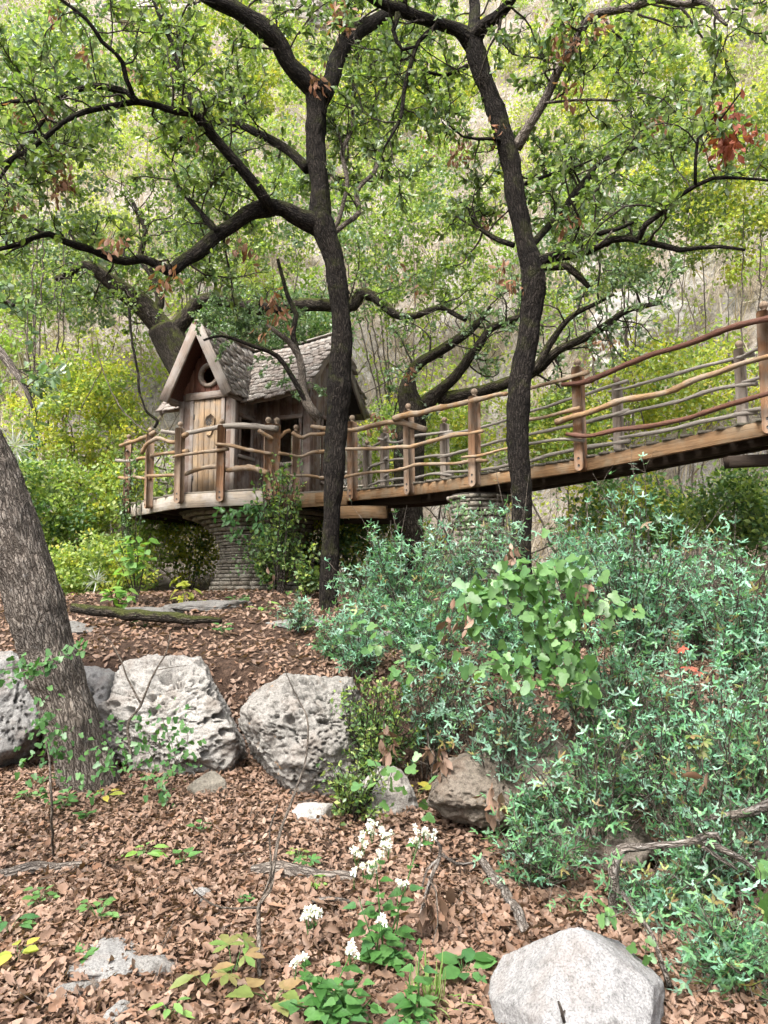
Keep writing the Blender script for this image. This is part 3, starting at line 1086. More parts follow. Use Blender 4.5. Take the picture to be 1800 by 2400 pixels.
for s_, o_ in ((SR + .015, BX), (SL - .015, -BX)):
    zs = sag(max(0, s_))
    board('bargeboard', HW(s_, TBR + .01, ZRB - .07 + zs), HW(s_, TB0 - .03, ZE - .12 + zs), .13, .035, o_, roof, M['trim'], rng)
    board('bargeboard', HW(s_, TBR - .01, ZRB - .07 + zs), HW(s_, TB1 + .03, ZE - .12 + zs), .13, .035, o_, roof, M['trim'], rng)

# ---- deck and footbridge posts (photo: x of the ball, y of the ball top), distance
PD = {}
for k, (u, v, d) in {'p0': (302, 1018, 11.9), 'p1': (353, 1002, 11.2), 'p2': (424, 989, 10.5), 'p3': (520, 982, 10.3), 'p4': (630, 978, 10.05), 'p4b': (649, 979, 10.02), 'p5': (695, 996, 10.6),
                     'p6': (827, 973, 10.1), 'p7': (959, 946, 9.47), 'p8': (1110, 911, 8.46), 'p9': (1355, 841, 7.83), 'p10': (1790, 706, 6.5),
                     'f1': (901, 1001, 10.88), 'f2': (1042, 978, 10.25), 'f3': (1446, 884, 8.45), 'f4': (1733, 798, 7.42)}.items():
    p = P(u, v, d)
    PD[k] = p


def deck_z(p):
    """the bridge climbs a little toward its near end"""
    return float(np.interp(p[0], [-5, .3, .95, 2.0, 3.3, 5], [DZ, DZ - .01, DZ - .05, DZ + .03, DZ + .15, DZ + .3]))


def post(parent, p, out, mat, top=None, tail=.16, wd=.10):
    """square post with a ball on top; its tail is bolted to the fascia when tail > 0"""
    z0 = deck_z(p)
    zt = z0 + .97 if top is None else top
    out = unit(np.array([out[0], out[1], 0]))
    side = np.array([-out[1], out[0], 0])
    hw_ = wd / 2
    zb = z0 - tail
    prof = [(-hw_, zt - .115), (-hw_ * .9, zt - .125)]
    prof = [(-hw_ * .72, zt - .09), (-hw_, zt - .11)]
    if tail > 0:
        prof += [(-hw_, zb + hw_)] + [(-hw_ * math.cos(a), zb + hw_ - hw_ * math.sin(a)) for a in np.linspace(.35, math.pi - .35, 6)] + [(hw_, zb + hw_)]
    else:
        prof += [(-hw_, zb), (hw_, zb)]
    prof += [(hw_, zt - .11), (hw_ * .72, zt - .09)]
    k = len(prof)
    base = np.array([p[0], p[1], 0])
    lean = rng.normal(0, .006, 2)
    def pt(x, z, d):
        dz_ = z - z0
        return base + side * (x + lean[0] * dz_) + out * (d + lean[1] * dz_) + [0, 0, z]
    V = np.array([pt(x, z, hw_) for x, z in prof] + [pt(x, z, -hw_) for x, z in prof])
    g = Geo().add(V, [np.arange(k)[None, :], (np.arange(k)[::-1] + k)[None, :], np.array([[i, (i + 1) % k, k + (i + 1) % k, k + i] for i in range(k)])])
    org = base + [0, 0, z0]
    # local frame with x up, so that the grain runs along the post
    Mx = T(org) @ frame((0, 0, 1), out)
    me = g.mesh('post', mat)
    me.transform(Mx.inverted())
    po = put(bpy.data.objects.new('post', me), parent, Mx)
    # ball on a short neck, turned
    g = Geo()
    pf = [(.028, -.095), (.026, -.082), (.018, -.076), (.022, -.07)] + [(.0385 * math.sin(a), -.0365 - .0385 * math.cos(a)) for a in np.linspace(.6, math.pi, 8)]
    R2 = []
    for r_, z in pf:
        for a in np.linspace(0, 2 * math.pi, 13)[:-1]:
            R2.append([r_ * math.cos(a), r_ * math.sin(a), z])
    q = [[i * 12 + j, i * 12 + (j + 1) % 12, (i + 1) * 12 + (j + 1) % 12, (i + 1) * 12 + j] for i in range(len(pf) - 1) for j in range(12)]
    g.add(np.array(R2), np.array(q))
    f_ = bpy.data.objects.new('finial', g.mesh('finial', M['finial'], True))
    put(f_, po, T(pt(0, zt, 0)))
    if tail > 0:
        for z in (z0 - .03, z0 - .105):
            g = Geo()
            c = pt(0, z, hw_ + .003)
            rim = [c + side * .014 * math.cos(a) + np.array([0, 0, .014 * math.sin(a)]) for a in np.linspace(0, 2 * math.pi, 9)[:-1]]
            rim2 = [r_ - out * .008 for r_ in rim]
            g.add(np.array(rim + rim2), [np.arange(8)[None, :], np.array([[i, (i + 1) % 8, 8 + (i + 1) % 8, 8 + i] for i in range(8)])])
            obj('bolt', g, M['black'], po, origin=c)
    return po


def rail(parent, pts, rad, mat, seed, rough=.22):
    p, r = resample(pts, rad, .045)
    r2 = np.random.default_rng(seed)
    L = np.concatenate([[0], np.cumsum(np.linalg.norm(np.diff(p, axis=0), axis=1))])
    q = np.stack([L * 4, np.zeros_like(L) + seed * 1.7, np.zeros_like(L)], -1)
    for k in range(3):
        p[:, k] += .010 * vnoise(q + k * 11, seed)
    r = r * (1 + .12 * vnoise(q * 2 + 40, seed))
    for _ in range(max(1, int(L[-1] / .5))):                       # knots
        c = r2.uniform(0, L[-1])
        r = r + .30 * r.mean() * np.exp(-((L - c) / .03) ** 2)
    g = Geo()
    tube(g, p, r, 9, rough, 9, seed)
    return obj('rail', g, mat, parent, True, True, origin=p[len(p) // 2])


deck = thing('viewing_deck', 'raised wooden deck with log railing around the playhouse', 'deck', [-2.2, 12.0, DZ - .2])
bridge = thing('footbridge', 'raised wooden footbridge with peeled log railing leading to the playhouse deck', 'bridge', [1.5, 8.6, DZ - .2])
# platform outline, front edge first (posts are bolted to its outside)
cen = np.array([-2.2, 12.1])
outl = [PD['p0'][:2], PD['p1'][:2], PD['p2'][:2], PD['p3'][:2], PD['p4'][:2], PD['p5'][:2] + [.0, -.1], np.array([-.45, 10.15]), np.array([.15, 10.75]), np.array([.1, 12.2]), np.array([-.4, 13.6]),
        np.array([-1.9, 14.2]), np.array([-3.4, 13.9]), np.array([-4.2, 13.0])]
inner = [np.array(o) + (cen - o) / np.linalg.norm(cen - o) * .075 for o in outl]


def inpoly(x, y, poly):
    c = False
    j = len(poly) - 1
    for i in range(len(poly)):
        if (poly[i][1] > y) != (poly[j][1] > y) and x < (poly[j][0] - poly[i][0]) * (y - poly[i][1]) / (poly[j][1] - poly[i][1]) + poly[i][0]:
            c = not c
        j = i
    return c


# deck boards across (along BX), clipped to the outline
bd = bpy.data.objects.new('decking', None)
put(bd, deck, T([-2.2, 12, DZ]))
tt = -1.2
while tt < 4.2:
    line = [s for s in np.arange(-3, 4, .02) if inpoly(*(HO + BX * s + AX * (tt + .07))[:2], inner)]
    if len(line) > 8:
        # a concave outline may cut a board in two
        s0, s1 = line[0], line[-1]
        a, b = HO + BX * (s0 - .0) + AX * (tt + .07), HO + BX * (s1 + .0) + AX * (tt + .07)
        board('deck_board', [a[0], a[1], DZ - .014], [b[0], b[1], DZ - .014], .134, .028, UPV, bd, M['deck'], rng)
    tt += .14
for i in range(len(inner)):
    a, b = inner[i], inner[(i + 1) % len(inner)]
    if i in (6,):
        continue
    n_ = np.array([b[1] - a[1], a[0] - b[0], 0])
    d_ = unit(np.array([*(b - a), 0])) * .012
    mt = M['beamg'] if i in (0, 1, 2, 3) else M['beam']
    board('fascia', [a[0] - d_[0], a[1] - d_[1], DZ - .125], [b[0] + d_[0], b[1] + d_[1], DZ - .125], .19, .04, n_, deck, mt, rng, warp=.002)
g = Geo()
k = len(inner)
ins = [np.array(o) + (cen - o) / np.linalg.norm(cen - o) * .12 for o in outl]
V = np.array([[*o, DZ - .035] for o in ins] + [[*o, DZ - .06] for o in ins])
g.add(V, [np.arange(k)[::-1][None, :], (np.arange(k) + k)[None, :], np.array([[i, (i + 1) % k, k + (i + 1) % k, k + i] for i in range(k)])])
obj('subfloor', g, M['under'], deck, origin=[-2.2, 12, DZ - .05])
for s in np.arange(-1.6, 2.6, .42):
    line = [t for t in np.arange(-1.2, 4.2, .03) if inpoly(*(HO + BX * s + AX * t)[:2], ins)]
    if len(line) > 10:
        a, b = HO + BX * s + AX * (line[0] + .06), HO + BX * s + AX * (line[-1] - .06)
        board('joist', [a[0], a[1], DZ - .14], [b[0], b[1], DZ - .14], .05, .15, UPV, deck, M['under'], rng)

posts_deck = ['p0', 'p1', 'p2', 'p3', 'p4', 'p4b', 'p5']
for kx in posts_deck:
    p = PD[kx]
    o = p[:2] - cen
    if kx in ('p5',):
        o = np.array([.2, -1])
    if kx == 'p4b':
        o = np.array([.1, -1])
    post(deck, p, [o[0], o[1], 0], M['post'], p[2])
back = [np.array([-4.26, 13.05, 0]), np.array([-3.45, 13.98, 0]), np.array([-1.95, 14.28, 0]), np.array([-.35, 13.7, 0])]
for p in back:
    post(deck, p, [p[0] - cen[0], p[1] - cen[1], 0], M['postg'])


def Z1(x, y):
    return 250 + .36166 * x, 700 + .36166 * y


def Z2(x, y):
    return 750 + .33152 * x, 900 + .33152 * y


def Z3(x, y):
    return 1200 + .36166 * x, 700 + .36166 * y


def trail(parent, pts, zf, sc_px, d0, d1, w0, w1, mat, seed):
    us = np.array([zf(*p)[0] for p in pts])
    f = (us - us[0]) / (us[-1] - us[0])
    ds = d0 + (d1 - d0) * f
    pw = [P(*zf(*p), d) for p, d in zip(pts, ds)]
    wd = .92 * np.linspace(w0, w1, len(pts)) * sc_px * ds / 1800 / 2
    return rail(parent, pw, wd, mat, seed)


k1, k2, k3 = .36166, .33152, .36166
RL = [
    (deck, [(85, 955), (140, 935), (200, 915), (260, 895), (310, 865)], Z1, k1, 11.85, 11.1, 26, 34, 'rail'),
    (deck, [(228, 1005), (250, 950), (270, 928), (340, 908), (400, 925), (440, 930), (475, 897), (522, 880)], Z1, k1, 11.08, 10.38, 30, 30, 'rail'),
    (deck, [(358, 858), (420, 868), (480, 875), (560, 868), (630, 850), (700, 838), (780, 826), (870, 824), (960, 828), (1040, 835), (1105, 842)], Z1, k1, 10.7, 9.93, 28, 44, 'railg'),
    (deck, [(985, 850), (1030, 880), (1085, 908), (1130, 888), (1160, 862), (1192, 855)], Z1, k1, 9.92, 10.1, 30, 26, 'rail'),
    (deck, [(1200, 868), (1235, 890), (1275, 900), (1320, 878), (1395, 880), (1530, 855)], Z1, k1, 10.25, 10.02, 30, 24, 'rail'),
    (deck, [(168, 1052), (210, 1038), (260, 1030), (320, 1012), (380, 1002), (450, 995), (522, 988)], Z1, k1, 11.6, 10.38, 22, 28, 'rail'),
    (deck, [(428, 1022), (500, 1008), (560, 1000), (640, 990), (700, 985), (788, 972)], Z1, k1, 10.42, 10.2, 20, 28, 'rail'),
    (deck, [(708, 945), (780, 952), (850, 965), (960, 982), (1068, 1002)], Z1, k1, 10.2, 9.95, 26, 24, 'rail'),
    (deck, [(1112, 998), (1170, 1008), (1260, 1025), (1330, 1000), (1410, 990)], Z1, k1, 9.95, 10.3, 24, 24, 'rail'),
    (deck, [(262, 1152), (330, 1148), (400, 1142), (460, 1142), (520, 1132), (600, 1106), (690, 1088), (740, 1098), (790, 1110), (840, 1100), (900, 1096), (980, 1108), (1045, 1128)], Z1, k1, 11.1, 9.95, 22, 40, 'rail'),
    (deck, [(80, 1160), (130, 1168), (190, 1158), (285, 1168)], Z1, k1, 11.85, 11.15, 24, 22, 'rail'),
    (deck, [(60, 1048), (120, 1052), (200, 1050)], Z1, k1, 11.9, 11.5, 22, 22, 'railg'),
    (deck, [(1110, 1140), (1200, 1150), (1320, 1148), (1405, 1168)], Z1, k1, 9.95, 10.3, 24, 22, 'rail'),
    (bridge, [(-60, 300), (60, 318), (145, 325), (260, 320), (380, 290), (480, 275), (600, 280), (700, 310), (748, 325)], Z2, k2, 10.2, 9.3, 26, 52, 'rail'),
    (bridge, [(525, 250), (600, 225), (700, 205), (800, 180), (950, 150), (1100, 112), (1200, 90), (1320, 65)], Z2, k2, 9.5, 7.98, 48, 36, 'rail'),
    (bridge, [(0, 480), (140, 460), (300, 460), (430, 455), (560, 440), (650, 440), (780, 405), (900, 375), (1050, 345), (1155, 328)], Z2, k2, 10.15, 8.3, 26, 34, 'rail'),
    (bridge, [(0, 665), (150, 660), (300, 630), (450, 620), (600, 600), (700, 570), (900, 565), (1050, 550), (1180, 540)], Z2, k2, 10.1, 8.3, 24, 26, 'rail'),
    (bridge, [(1000, 522), (1100, 510), (1200, 490), (1300, 465), (1400, 455)], Z2, k2, 8.45, 7.95, 22, 22, 'rail'),
    (bridge, [(60, 600), (125, 578), (280, 535), (400, 500), (497, 475)], Z3, k3, 8.1, 7.7, 26, 34, 'rail'),
    (bridge, [(328, 558), (450, 540), (600, 490), (750, 420), (900, 370), (1050, 320), (1200, 270), (1400, 190), (1600, 140), (1750, 110)], Z3, k3, 7.85, 6.2, 36, 46, 'railr'),
    (bridge, [(60, 800), (100, 790), (250, 755), (350, 735), (442, 714)], Z3, k3, 8.05, 7.72, 24, 28, 'rail'),
    (bridge, [(283, 800), (400, 760), (500, 735), (700, 665), (850, 640), (1000, 605), (1150, 540), (1300, 490), (1450, 430), (1700, 365)], Z3, k3, 7.85, 6.3, 46, 40, 'rail'),
    (bridge, [(40, 945), (90, 940), (250, 915), (380, 910), (472, 920)], Z3, k3, 8.05, 7.72, 20, 24, 'railg'),
    (bridge, [(353, 885), (500, 890), (700, 850), (900, 825), (1100, 780), (1300, 725), (1450, 670), (1720, 600)], Z3, k3, 7.8, 6.3, 32, 38, 'railr'),
]
for i, (pr, pts, zf, kk, d0, d1, w0, w1, mt) in enumerate(RL):
    trail(pr, pts, zf, kk, d0, d1, w0, w1, M[mt], 100 + i)
# far side of the bridge and back of the deck: three logs in each bay


def bay(parent, a, b, mt, seed, hs_=(.80, .50, .22)):
    r2 = np.random.default_rng(seed)
    za, zb = deck_z(a), deck_z(b)
    d = unit(np.array([b[0] - a[0], b[1] - a[1], 0])) * .12
    for k, h in enumerate(hs_):
        n_ = 5
        pts = []
        for f in np.linspace(0, 1, n_):
            q = np.array([a[0] * (1 - f) + b[0] * f, a[1] * (1 - f) + b[1] * f, za * (1 - f) + zb * f + h + r2.normal(0, .02)])
            pts.append(q + d * (2 * f - 1) + [0, -.05, (2 * f - 1) * r2.uniform(-.03, .03)])
        rail(parent, pts, np.linspace(.017, .023, n_) * r2.uniform(.85, 1.15), M[mt], seed * 7 + k)


fx = np.array([4.0, 6.4, 0])
far = [np.array([-.25, 11.75, 0]), PD['f1'], PD['f2'], PD['f3'], PD['f4'], fx]
for i in range(len(far) - 1):
    bay(bridge, far[i], far[i + 1], 'railg', 300 + i)
bk = [PD['p0']] + back
for i in range(len(bk) - 1):
    bay(deck, bk[i], bk[i + 1], 'railg', 330 + i)
# bridge: near posts bolted outside the beam, far posts standing on the deck edge
near = ['p6', 'p7', 'p8', 'p9', 'p10']
nd_ = [PD[k] for k in near]
ext = nd_[-1] + (nd_[-1] - nd_[-2]) * .7
for i, k_ in enumerate(near):
    a = nd_[max(0, i - 1)]
    b = nd_[min(len(nd_) - 1, i + 1)]
    t_ = b - a
    post(bridge, nd_[i], [t_[1], -t_[0], 0], M['post'], PD[k_][2], .16, .10)
for k_ in ('f1', 'f2', 'f3', 'f4'):
    p = PD[k_]
    post(bridge, p, [.6, .8, 0], M['postg'], p[2], .16, .095)
post(bridge, far[0], [.6, .8, 0], M['postg'])
# near beam, far beam, deck boards
NL = [np.array([-.95, 10.32, 0])] + nd_ + [ext]
FL = [np.array([-.35, 11.9, 0]), PD['f1'], PD['f2'], PD['f3'], PD['f4'], fx, fx + (fx - PD['f4'])]
off = .065


def polyoff(L, sgn):
    out = []
    for i in range(len(L)):
        a, b = L[max(0, i - 1)], L[min(len(L) - 1, i + 1)]
        t_ = unit(np.array([b[0] - a[0], b[1] - a[1], 0]))
        n_ = np.array([-t_[1], t_[0], 0]) * sgn
        q = L[i] + n_ * off
        out.append(np.array([q[0], q[1], deck_z(q)]))
    return out


NLo, FLo = polyoff(NL, 1), polyoff(FL, -1)
for L, nm, bmat in ((NLo, 'beam', 'beam'), (FLo, 'beam', 'under')):  # far beam uses the darkened timber: shade under the bridge painted as colour
    for a, b in zip(L[:-1], L[1:]):
        t_ = b - a
        board(nm, a - [0, 0, .028 + .065], b - [0, 0, .028 + .065], .13, .045, [t_[1], -t_[0], 0], bridge, M[bmat], rng, warp=.001)
cum = lambda L: np.concatenate([[0], np.cumsum([np.linalg.norm(b - a) for a, b in zip(L[:-1], L[1:])])])


def at_len(L, f):
    c = cum(L)
    return np.array([np.interp(f * c[-1], c, [q[k] for q in L]) for k in range(3)])


# pair near and far edges post by post so that the boards fan round the bends
prs = [(NLo[0], FLo[0]), (NLo[1] + (NLo[2] - NLo[1]) * .0, FLo[1]), (NLo[2], FLo[2]), (NLo[3] + (NLo[4] - NLo[3]) * .25, FLo[2] + (FLo[3] - FLo[2]) * .45), (NLo[4], FLo[3] + (FLo[2] - FLo[3]) * .1), (NLo[5], FLo[4]), (NLo[6], FLo[5])]
prs = [(NLo[0] + [.05, .1, 0], FLo[0]), (NLo[1], FLo[1]), (NLo[2], FLo[2]), (NLo[3], FLo[2] * .6 + FLo[3] * .4), (NLo[4], FLo[3]), (NLo[5], FLo[4]), (NLo[6], FLo[5])]
for (a0, b0), (a1, b1) in zip(prs[:-1], prs[1:]):
    L = (np.linalg.norm(a1 - a0) + np.linalg.norm(b1 - b0)) / 2
    m_ = max(1, round(L / .145))
    for i in range(m_):
        f = (i + .5) / m_
        a, b = a0 + (a1 - a0) * f, b0 + (b1 - b0) * f
        d_ = unit(b - a)
        wd = min(np.linalg.norm(a1 - a0), np.linalg.norm(b1 - b0)) / m_ - .006
        board('deck_board', a - d_ * .035 - [0, 0, .013], b + d_ * .035 - [0, 0, .013], max(.09, wd), .026, UPV, bridge, M['deck'], rng)
# joists under the bridge and a cross beam at the deck
for fo in (.3, .7):
    L = [a * (1 - fo) + b * fo for a, b in prs]
    for a, b in zip(L[:-1], L[1:]):
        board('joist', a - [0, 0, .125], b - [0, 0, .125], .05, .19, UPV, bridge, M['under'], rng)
a_, b_ = P(800, 1200, 10.2), P(907, 1200, 10.0)
board('cross_beam', a_, b_, .10, .16, (0, -.2, 1), bridge, M['beam'], rng)
board('cross_beam', a_ + [0, .9, .0], b_ + [.1, .9, .0], .10, .16, (0, -.2, 1), bridge, M['under'], rng)
# bracket under the bridge's near end and the post that carries it
c_ = P(1745, 1075, 6.75)
board('bracket', [c_[0] - .12, c_[1] + .1, c_[2] - .02], [c_[0] + .9, c_[1] + .1, c_[2] + .03], .12, .10, UPV, bridge, M['under'], rng)
board('support_post', [c_[0] + .75, c_[1] + .1, 1.0], [c_[0] + .75, c_[1] + .1, c_[2] - .03], .14, .14, (0, 1, 0), bridge, M['under'], rng)


# ---- stone piers: thin courses of limestone on a turned core
def pier(label, c, zb, zt, prof, course, arc, name='stone_pier', wmin=.10, wmax=.26):
    t = thing(name, label, 'pier', [c[0], c[1], zb], 'stone piers')
    pr = lambda z: float(np.interp((z - zb) / (zt - zb), [p[0] for p in prof], [p[1] for p in prof]))
    g = Geo()
    zs = np.linspace(zb - .1, zt, 24)
    V = [[c[0] + (pr(z) - .05) * math.cos(a), c[1] + (pr(z) - .05) * math.sin(a), z] for z in zs for a in np.linspace(0, 2 * math.pi, 33)[:-1]]
    q = [[i * 32 + j, i * 32 + (j + 1) % 32, (i + 1) * 32 + (j + 1) % 32, (i + 1) * 32 + j] for i in range(23) for j in range(32)]
    g.add(np.array(V), np.array(q))
    obj('core', g, M['mortar'], t, True)
    bulk = Geo()
    z = zb
    n_ = 0
    while z < zt - .02:
        h = course * rng.uniform(.6, 1.4)
        a = rng.uniform(0, .4) - math.pi
        a_end = a + 2 * math.pi - .02
        while a < a_end:
            r = pr(z + h / 2)
            wd = rng.uniform(wmin, wmax)
            da = min(wd / r, a_end - a)
            am = a + da / 2
            hh = h - .010
            dr = rng.uniform(-.022, .018)
            V = []
            for s_ in (-1, 1):
                for rr in (r - .08, r + dr + rng.uniform(-.006, .006)):
                    for zz_ in (0, hh):
                        aa = am + s_ * (da / 2 - .005 / r)
                        re = rr - (.007 if rr > r - .05 else 0)
                        V.append([c[0] + re * math.cos(aa), c[1] + re * math.sin(aa), z + zz_ + rng.uniform(-.004, .004)])
            rr = r + dr + rng.uniform(-.006, .006)
            for zz_ in (0.004, hh - .004):
                V.append([c[0] + rr * math.cos(am), c[1] + rr * math.sin(am), z + zz_])
            F = [np.array([[2, 8, 9, 3], [8, 6, 7, 9], [0, 2, 3, 1], [4, 5, 7, 6]]), np.array([[1, 3, 9, 7, 5], [0, 4, 6, 8, 2]])]
            facing = math.sin(am) < -.12 and arc[0] <= math.degrees(am) % 360 <= arc[1]
            if facing and n_ < 300:
                Mx = np.array([c[0] + r * math.cos(am), c[1] + r * math.sin(am), z])
                obj('stone', Geo().add(np.array(V), F), M['stone'], t, origin=Mx)
                n_ += 1
            else:
                bulk.add(np.array(V), F)
            a += da
        z += h
    tag(obj('stones', bulk, M['stone'], t), None, None, None, 'stuff')
    return t


pc = P(612, 1390, 11.75)
pier('flared pillar of thin stacked limestone under the playhouse deck', (pc[0], 11.75), Hs(pc[0], 11.6) - .08, DZ - .21,
     [(0, .92), (.1, .80), (.3, .68), (.55, .63), (.75, .70), (.88, .88), (.96, 1.12), (1, 1.3)], .052, (190, 350))
pc2 = P(1125, 1250, 8.95)
pier('smaller stacked limestone pier under the footbridge behind the spiny shrubs', (pc2[0], 8.95), Hs(pc2[0], 8.9) - .05, DZ - .24,
     [(0, .36), (.3, .28), (.7, .28), (1, .38)], .05, (185, 355), wmin=.09, wmax=.22)
# ------------------------------------------------------------------ oaks with traced trunks and limbs
def Q4(x, y):
    return .54249 * x, .54249 * y


def Q5(x, y):
    return 900 + .54249 * x, .54249 * y


def QF(x, y):
    return 1.085 * x, 1.085 * y


def Q2b(x, y):
    return 780 + .31344 * x, 600 + .31344 * y


def limb(pts, zf, kpx, d0, d1, step=.10):
    """pts = [(x, y, w)] in a traced crop; depth runs from d0 to d1 along the limb"""
    pts = [p if len(p) == 3 else (p[0], p[1], None) for p in pts]
    ws = np.array([p[2] if p[2] is not None else np.nan for p in pts], float)
    idx = np.arange(len(ws))
    ok = ~np.isnan(ws)
    ws = np.interp(idx, idx[ok], ws[ok])
    f = np.linspace(0, 1, len(pts))
    ds = d0 + (d1 - d0) * f
    pw = np.array([P(*zf(p[0], p[1]), d) for p, d in zip(pts, ds)])
    rw_ = ws * kpx * ds / 1800 / 2
    return resample(pw, rw_, step)


def wander(rng, p0, d0, L, n, curl=.35, up=.0):
    pts = [np.array(p0, float)]
    d = unit(np.array(d0, float))
    for i in range(n):
        d = unit(d + rng.normal(0, curl, 3) + [0, 0, up])
        pts.append(pts[-1] + d * L / n)
    return np.array(pts)


def sprout(rng, limbs, sp1, L1, sp2, L2, wood, keep=None, up=.12, back=.12, rmax=.016, start=.15, curl=.33):
    """side branches and twigs grown from the limbs; returns twig polylines for leaves"""
    twigs = []
    for pts, rad in limbs:
        seg = np.linalg.norm(np.diff(pts, axis=0), axis=1)
        L = np.concatenate([[0], np.cumsum(seg)])
        tot = L[-1]
        s = tot * start + rng.uniform(0, sp1)
        while s < tot:
            i = min(len(pts) - 2, int(np.searchsorted(L, s)) - 1)
            i = max(i, 0)
            p = pts[i] + (pts[i + 1] - pts[i]) * ((s - L[i]) / max(seg[i], 1e-6))
            tan = unit(pts[i + 1] - pts[i])
            d = rdir(rng, 1)[0]
            d = unit(d - tan * np.dot(d, tan)) + tan * rng.uniform(.1, .9) + [0, back, up]
            ln = rng.uniform(*L1)
            r0 = min(rad[i] * .55, rmax) * rng.uniform(.6, 1)
            s += sp1 * rng.uniform(.5, 1.5)
            b = wander(rng, p, d, ln, 7, curl, up * .15)
            if keep is not None and not (keep(b[3]) and keep(b[-1])):
                continue
            bp, br = resample(b, np.linspace(r0, .005, len(b)), .12)
            tube(wood, bp, br, 4, cap=False)
            m = int(ln / sp2) + 1
            for k in range(m):
                f = rng.uniform(.25, 1.0)
                j = min(len(bp) - 2, int(f * (len(bp) - 1)))
                tn = unit(bp[j + 1] - bp[j])
                dd = rdir(rng, 1)[0] + tn * .8 + [0, back * .5, up]
                tw = wander(rng, bp[j], dd, rng.uniform(*L2), 4, .35)
                if keep is not None and not keep(tw[-1]):
                    continue
                tube(wood, tw, np.linspace(.0055, .0028, 5), 3, cap=False)
                if rng.uniform() < .85:
                    twigs.append(tw)
            twigs.append(bp[-4:])
    return twigs


def leaves_on(rng, geo, twigs, per, size, tpls, mi=0, droop=.0, keep=None):
    Pn, D = [], []
    for tw in twigs:
        k = rng.integers(int(per * .6), int(per * 1.4) + 1)
        f = np.clip(rng.beta(2.2, 1.0, k), 0, .999) * (len(tw) - 1)
        i = f.astype(int)
        fr = (f - i)[:, None]
        p = tw[i] * (1 - fr) + tw[np.minimum(i + 1, len(tw) - 1)] * fr
        tn = unit(tw[-1] - tw[0])
        d = rng.normal(0, .75, (k, 3)) + tn * .55
        d[:, 2] -= droop
        Pn.append(p)
        D.append(d)
    if not Pn:
        return
    Pn, D = np.concatenate(Pn), unit(np.concatenate(D))
    if keep is not None:
        u = proj(Pn)
        m = keep(u, Pn)
        Pn, D = Pn[m], D[m]
    N = rdir(rng, len(Pn), 1.2)
    S = rng.uniform(size[0], size[1], len(Pn))
    which = rng.integers(0, len(tpls), len(Pn))
    for t in range(len(tpls)):
        m = which == t
        place(geo, tpls[t], Pn[m], D[m], N[m], S[m], mi)


def dead_cluster(rng, geo, wood, c, n, size, spread, mi=0):
    """a broken twig with its dry leaves hanging"""
    tw = wander(rng, c + [rng.uniform(-.1, .1), .05, .12], [rng.uniform(-.6, .6), 0, -1], .3, 4, .3)
    tube(wood, tw, np.linspace(.005, .002, 5), 3, cap=False)
    p = c + rng.normal(0, spread, (n, 3)) * [1, .7, 1.2]
    d = rng.normal(0, .5, (n, 3)) + [0, 0, -.9]
    place(geo, T_OAK2, p, d, rdir(rng, n), rng.uniform(size * .7, size * 1.25, n), mi)


# the view of the playhouse, the deck, the bridge and the trunks stays open in the photograph
def clear(u, front=True):
    x, y = u[..., 0], u[..., 1]
    house_ = (x > 350) & (x < 860) & (y > 740 + np.abs(x - 470) * .12) & (y < 1240)
    roofc = (x > 600) & (x < 860) & (y > 815)
    br = (x > 780) & (y > 1150 - (x - 780) * .47 - 225) & (y < 1330)
    left = (x < 360) & (y > 800) & (y < 1400)
    low = y > 1180
    return ~(house_ | br | low | left)


def keep_pt(p):
    return bool(clear(proj(np.array(p))[None])[0])


def trunk_gap(u, Pn, lines):
    """leaves hang beside and behind the main limbs rather than right in front of them"""
    m = clear(u)
    for pts, rad, pxs_, wpx in lines:
        d2 = ((u[:, None, :] - pxs_[None, ::2, :]) ** 2).sum(-1)
        k = d2.argmin(1)
        w_ = wpx[::2][k] * 1.05 + 2
        m &= ~((d2[np.arange(len(u)), k] < w_ * w_) & (Pn[:, 1] < pts[::2][k, 1] + .05))
    return m


def root(L, flare=1.25, step=.06):
    """carry a trunk down into the ground"""
    p, r = L
    d = unit(p[1] - p[0])
    z = Hs(p[0][0], p[0][1])
    k = max(.2, (p[0][2] - z + .15)) / max(.35, d[2])
    n_ = max(2, int(k / step))
    f = np.linspace(1, 0, n_, endpoint=False)[:, None]
    ext_ = p[0] - d * k * f
    rr_ = r[0] * (1 + (flare - 1) * f[:, 0])
    return np.vstack([ext_, p]), np.concatenate([rr_, r])


k4 = .54249
kf = 1.085
rng = np.random.default_rng(21)
DA, DB = 9.0, 7.55
# ---- oak A in front of the playhouse
A_tr = limb([(708, 1345, 62), (710, 1300, 50), (712, 1220, 46), (715, 1150, 44), (720, 1060, 50), (724, 980, 60), (728, 900, 62), (733, 830, 58), (738, 760, 54), (738, 700, 52), (731, 630, 50), (722, 570, 52), (708, 520, 58), (694, 480, 66), (692, 450, 60), (692, 400, 50), (684, 350, 54), (681, 300, 52), (684, 250, 53), (684, 205, 58)], QF, kf, DA, DA, .05)
A_l = limb([(1380, 400, 105), (1320, 350, 88), (1250, 280, 85), (1210, 200, 82), (1160, 140, 98), (1080, 80, 85), (1000, 30, 75), (900, -10, 65), (800, -70, 55), (650, -160, 40), (500, -200, 25)], Q4, k4, DA, DA - .9, .06)
A_r = limb([(1385, 420, 95), (1430, 350, 76), (1450, 270, 75), (1490, 190, 76), (1540, 140, 75), (1620, 90, 62), (1700, 40, 55), (1780, -60, 45), (1820, -180, 30)], Q4, k4, DA, DA + .5, .06)
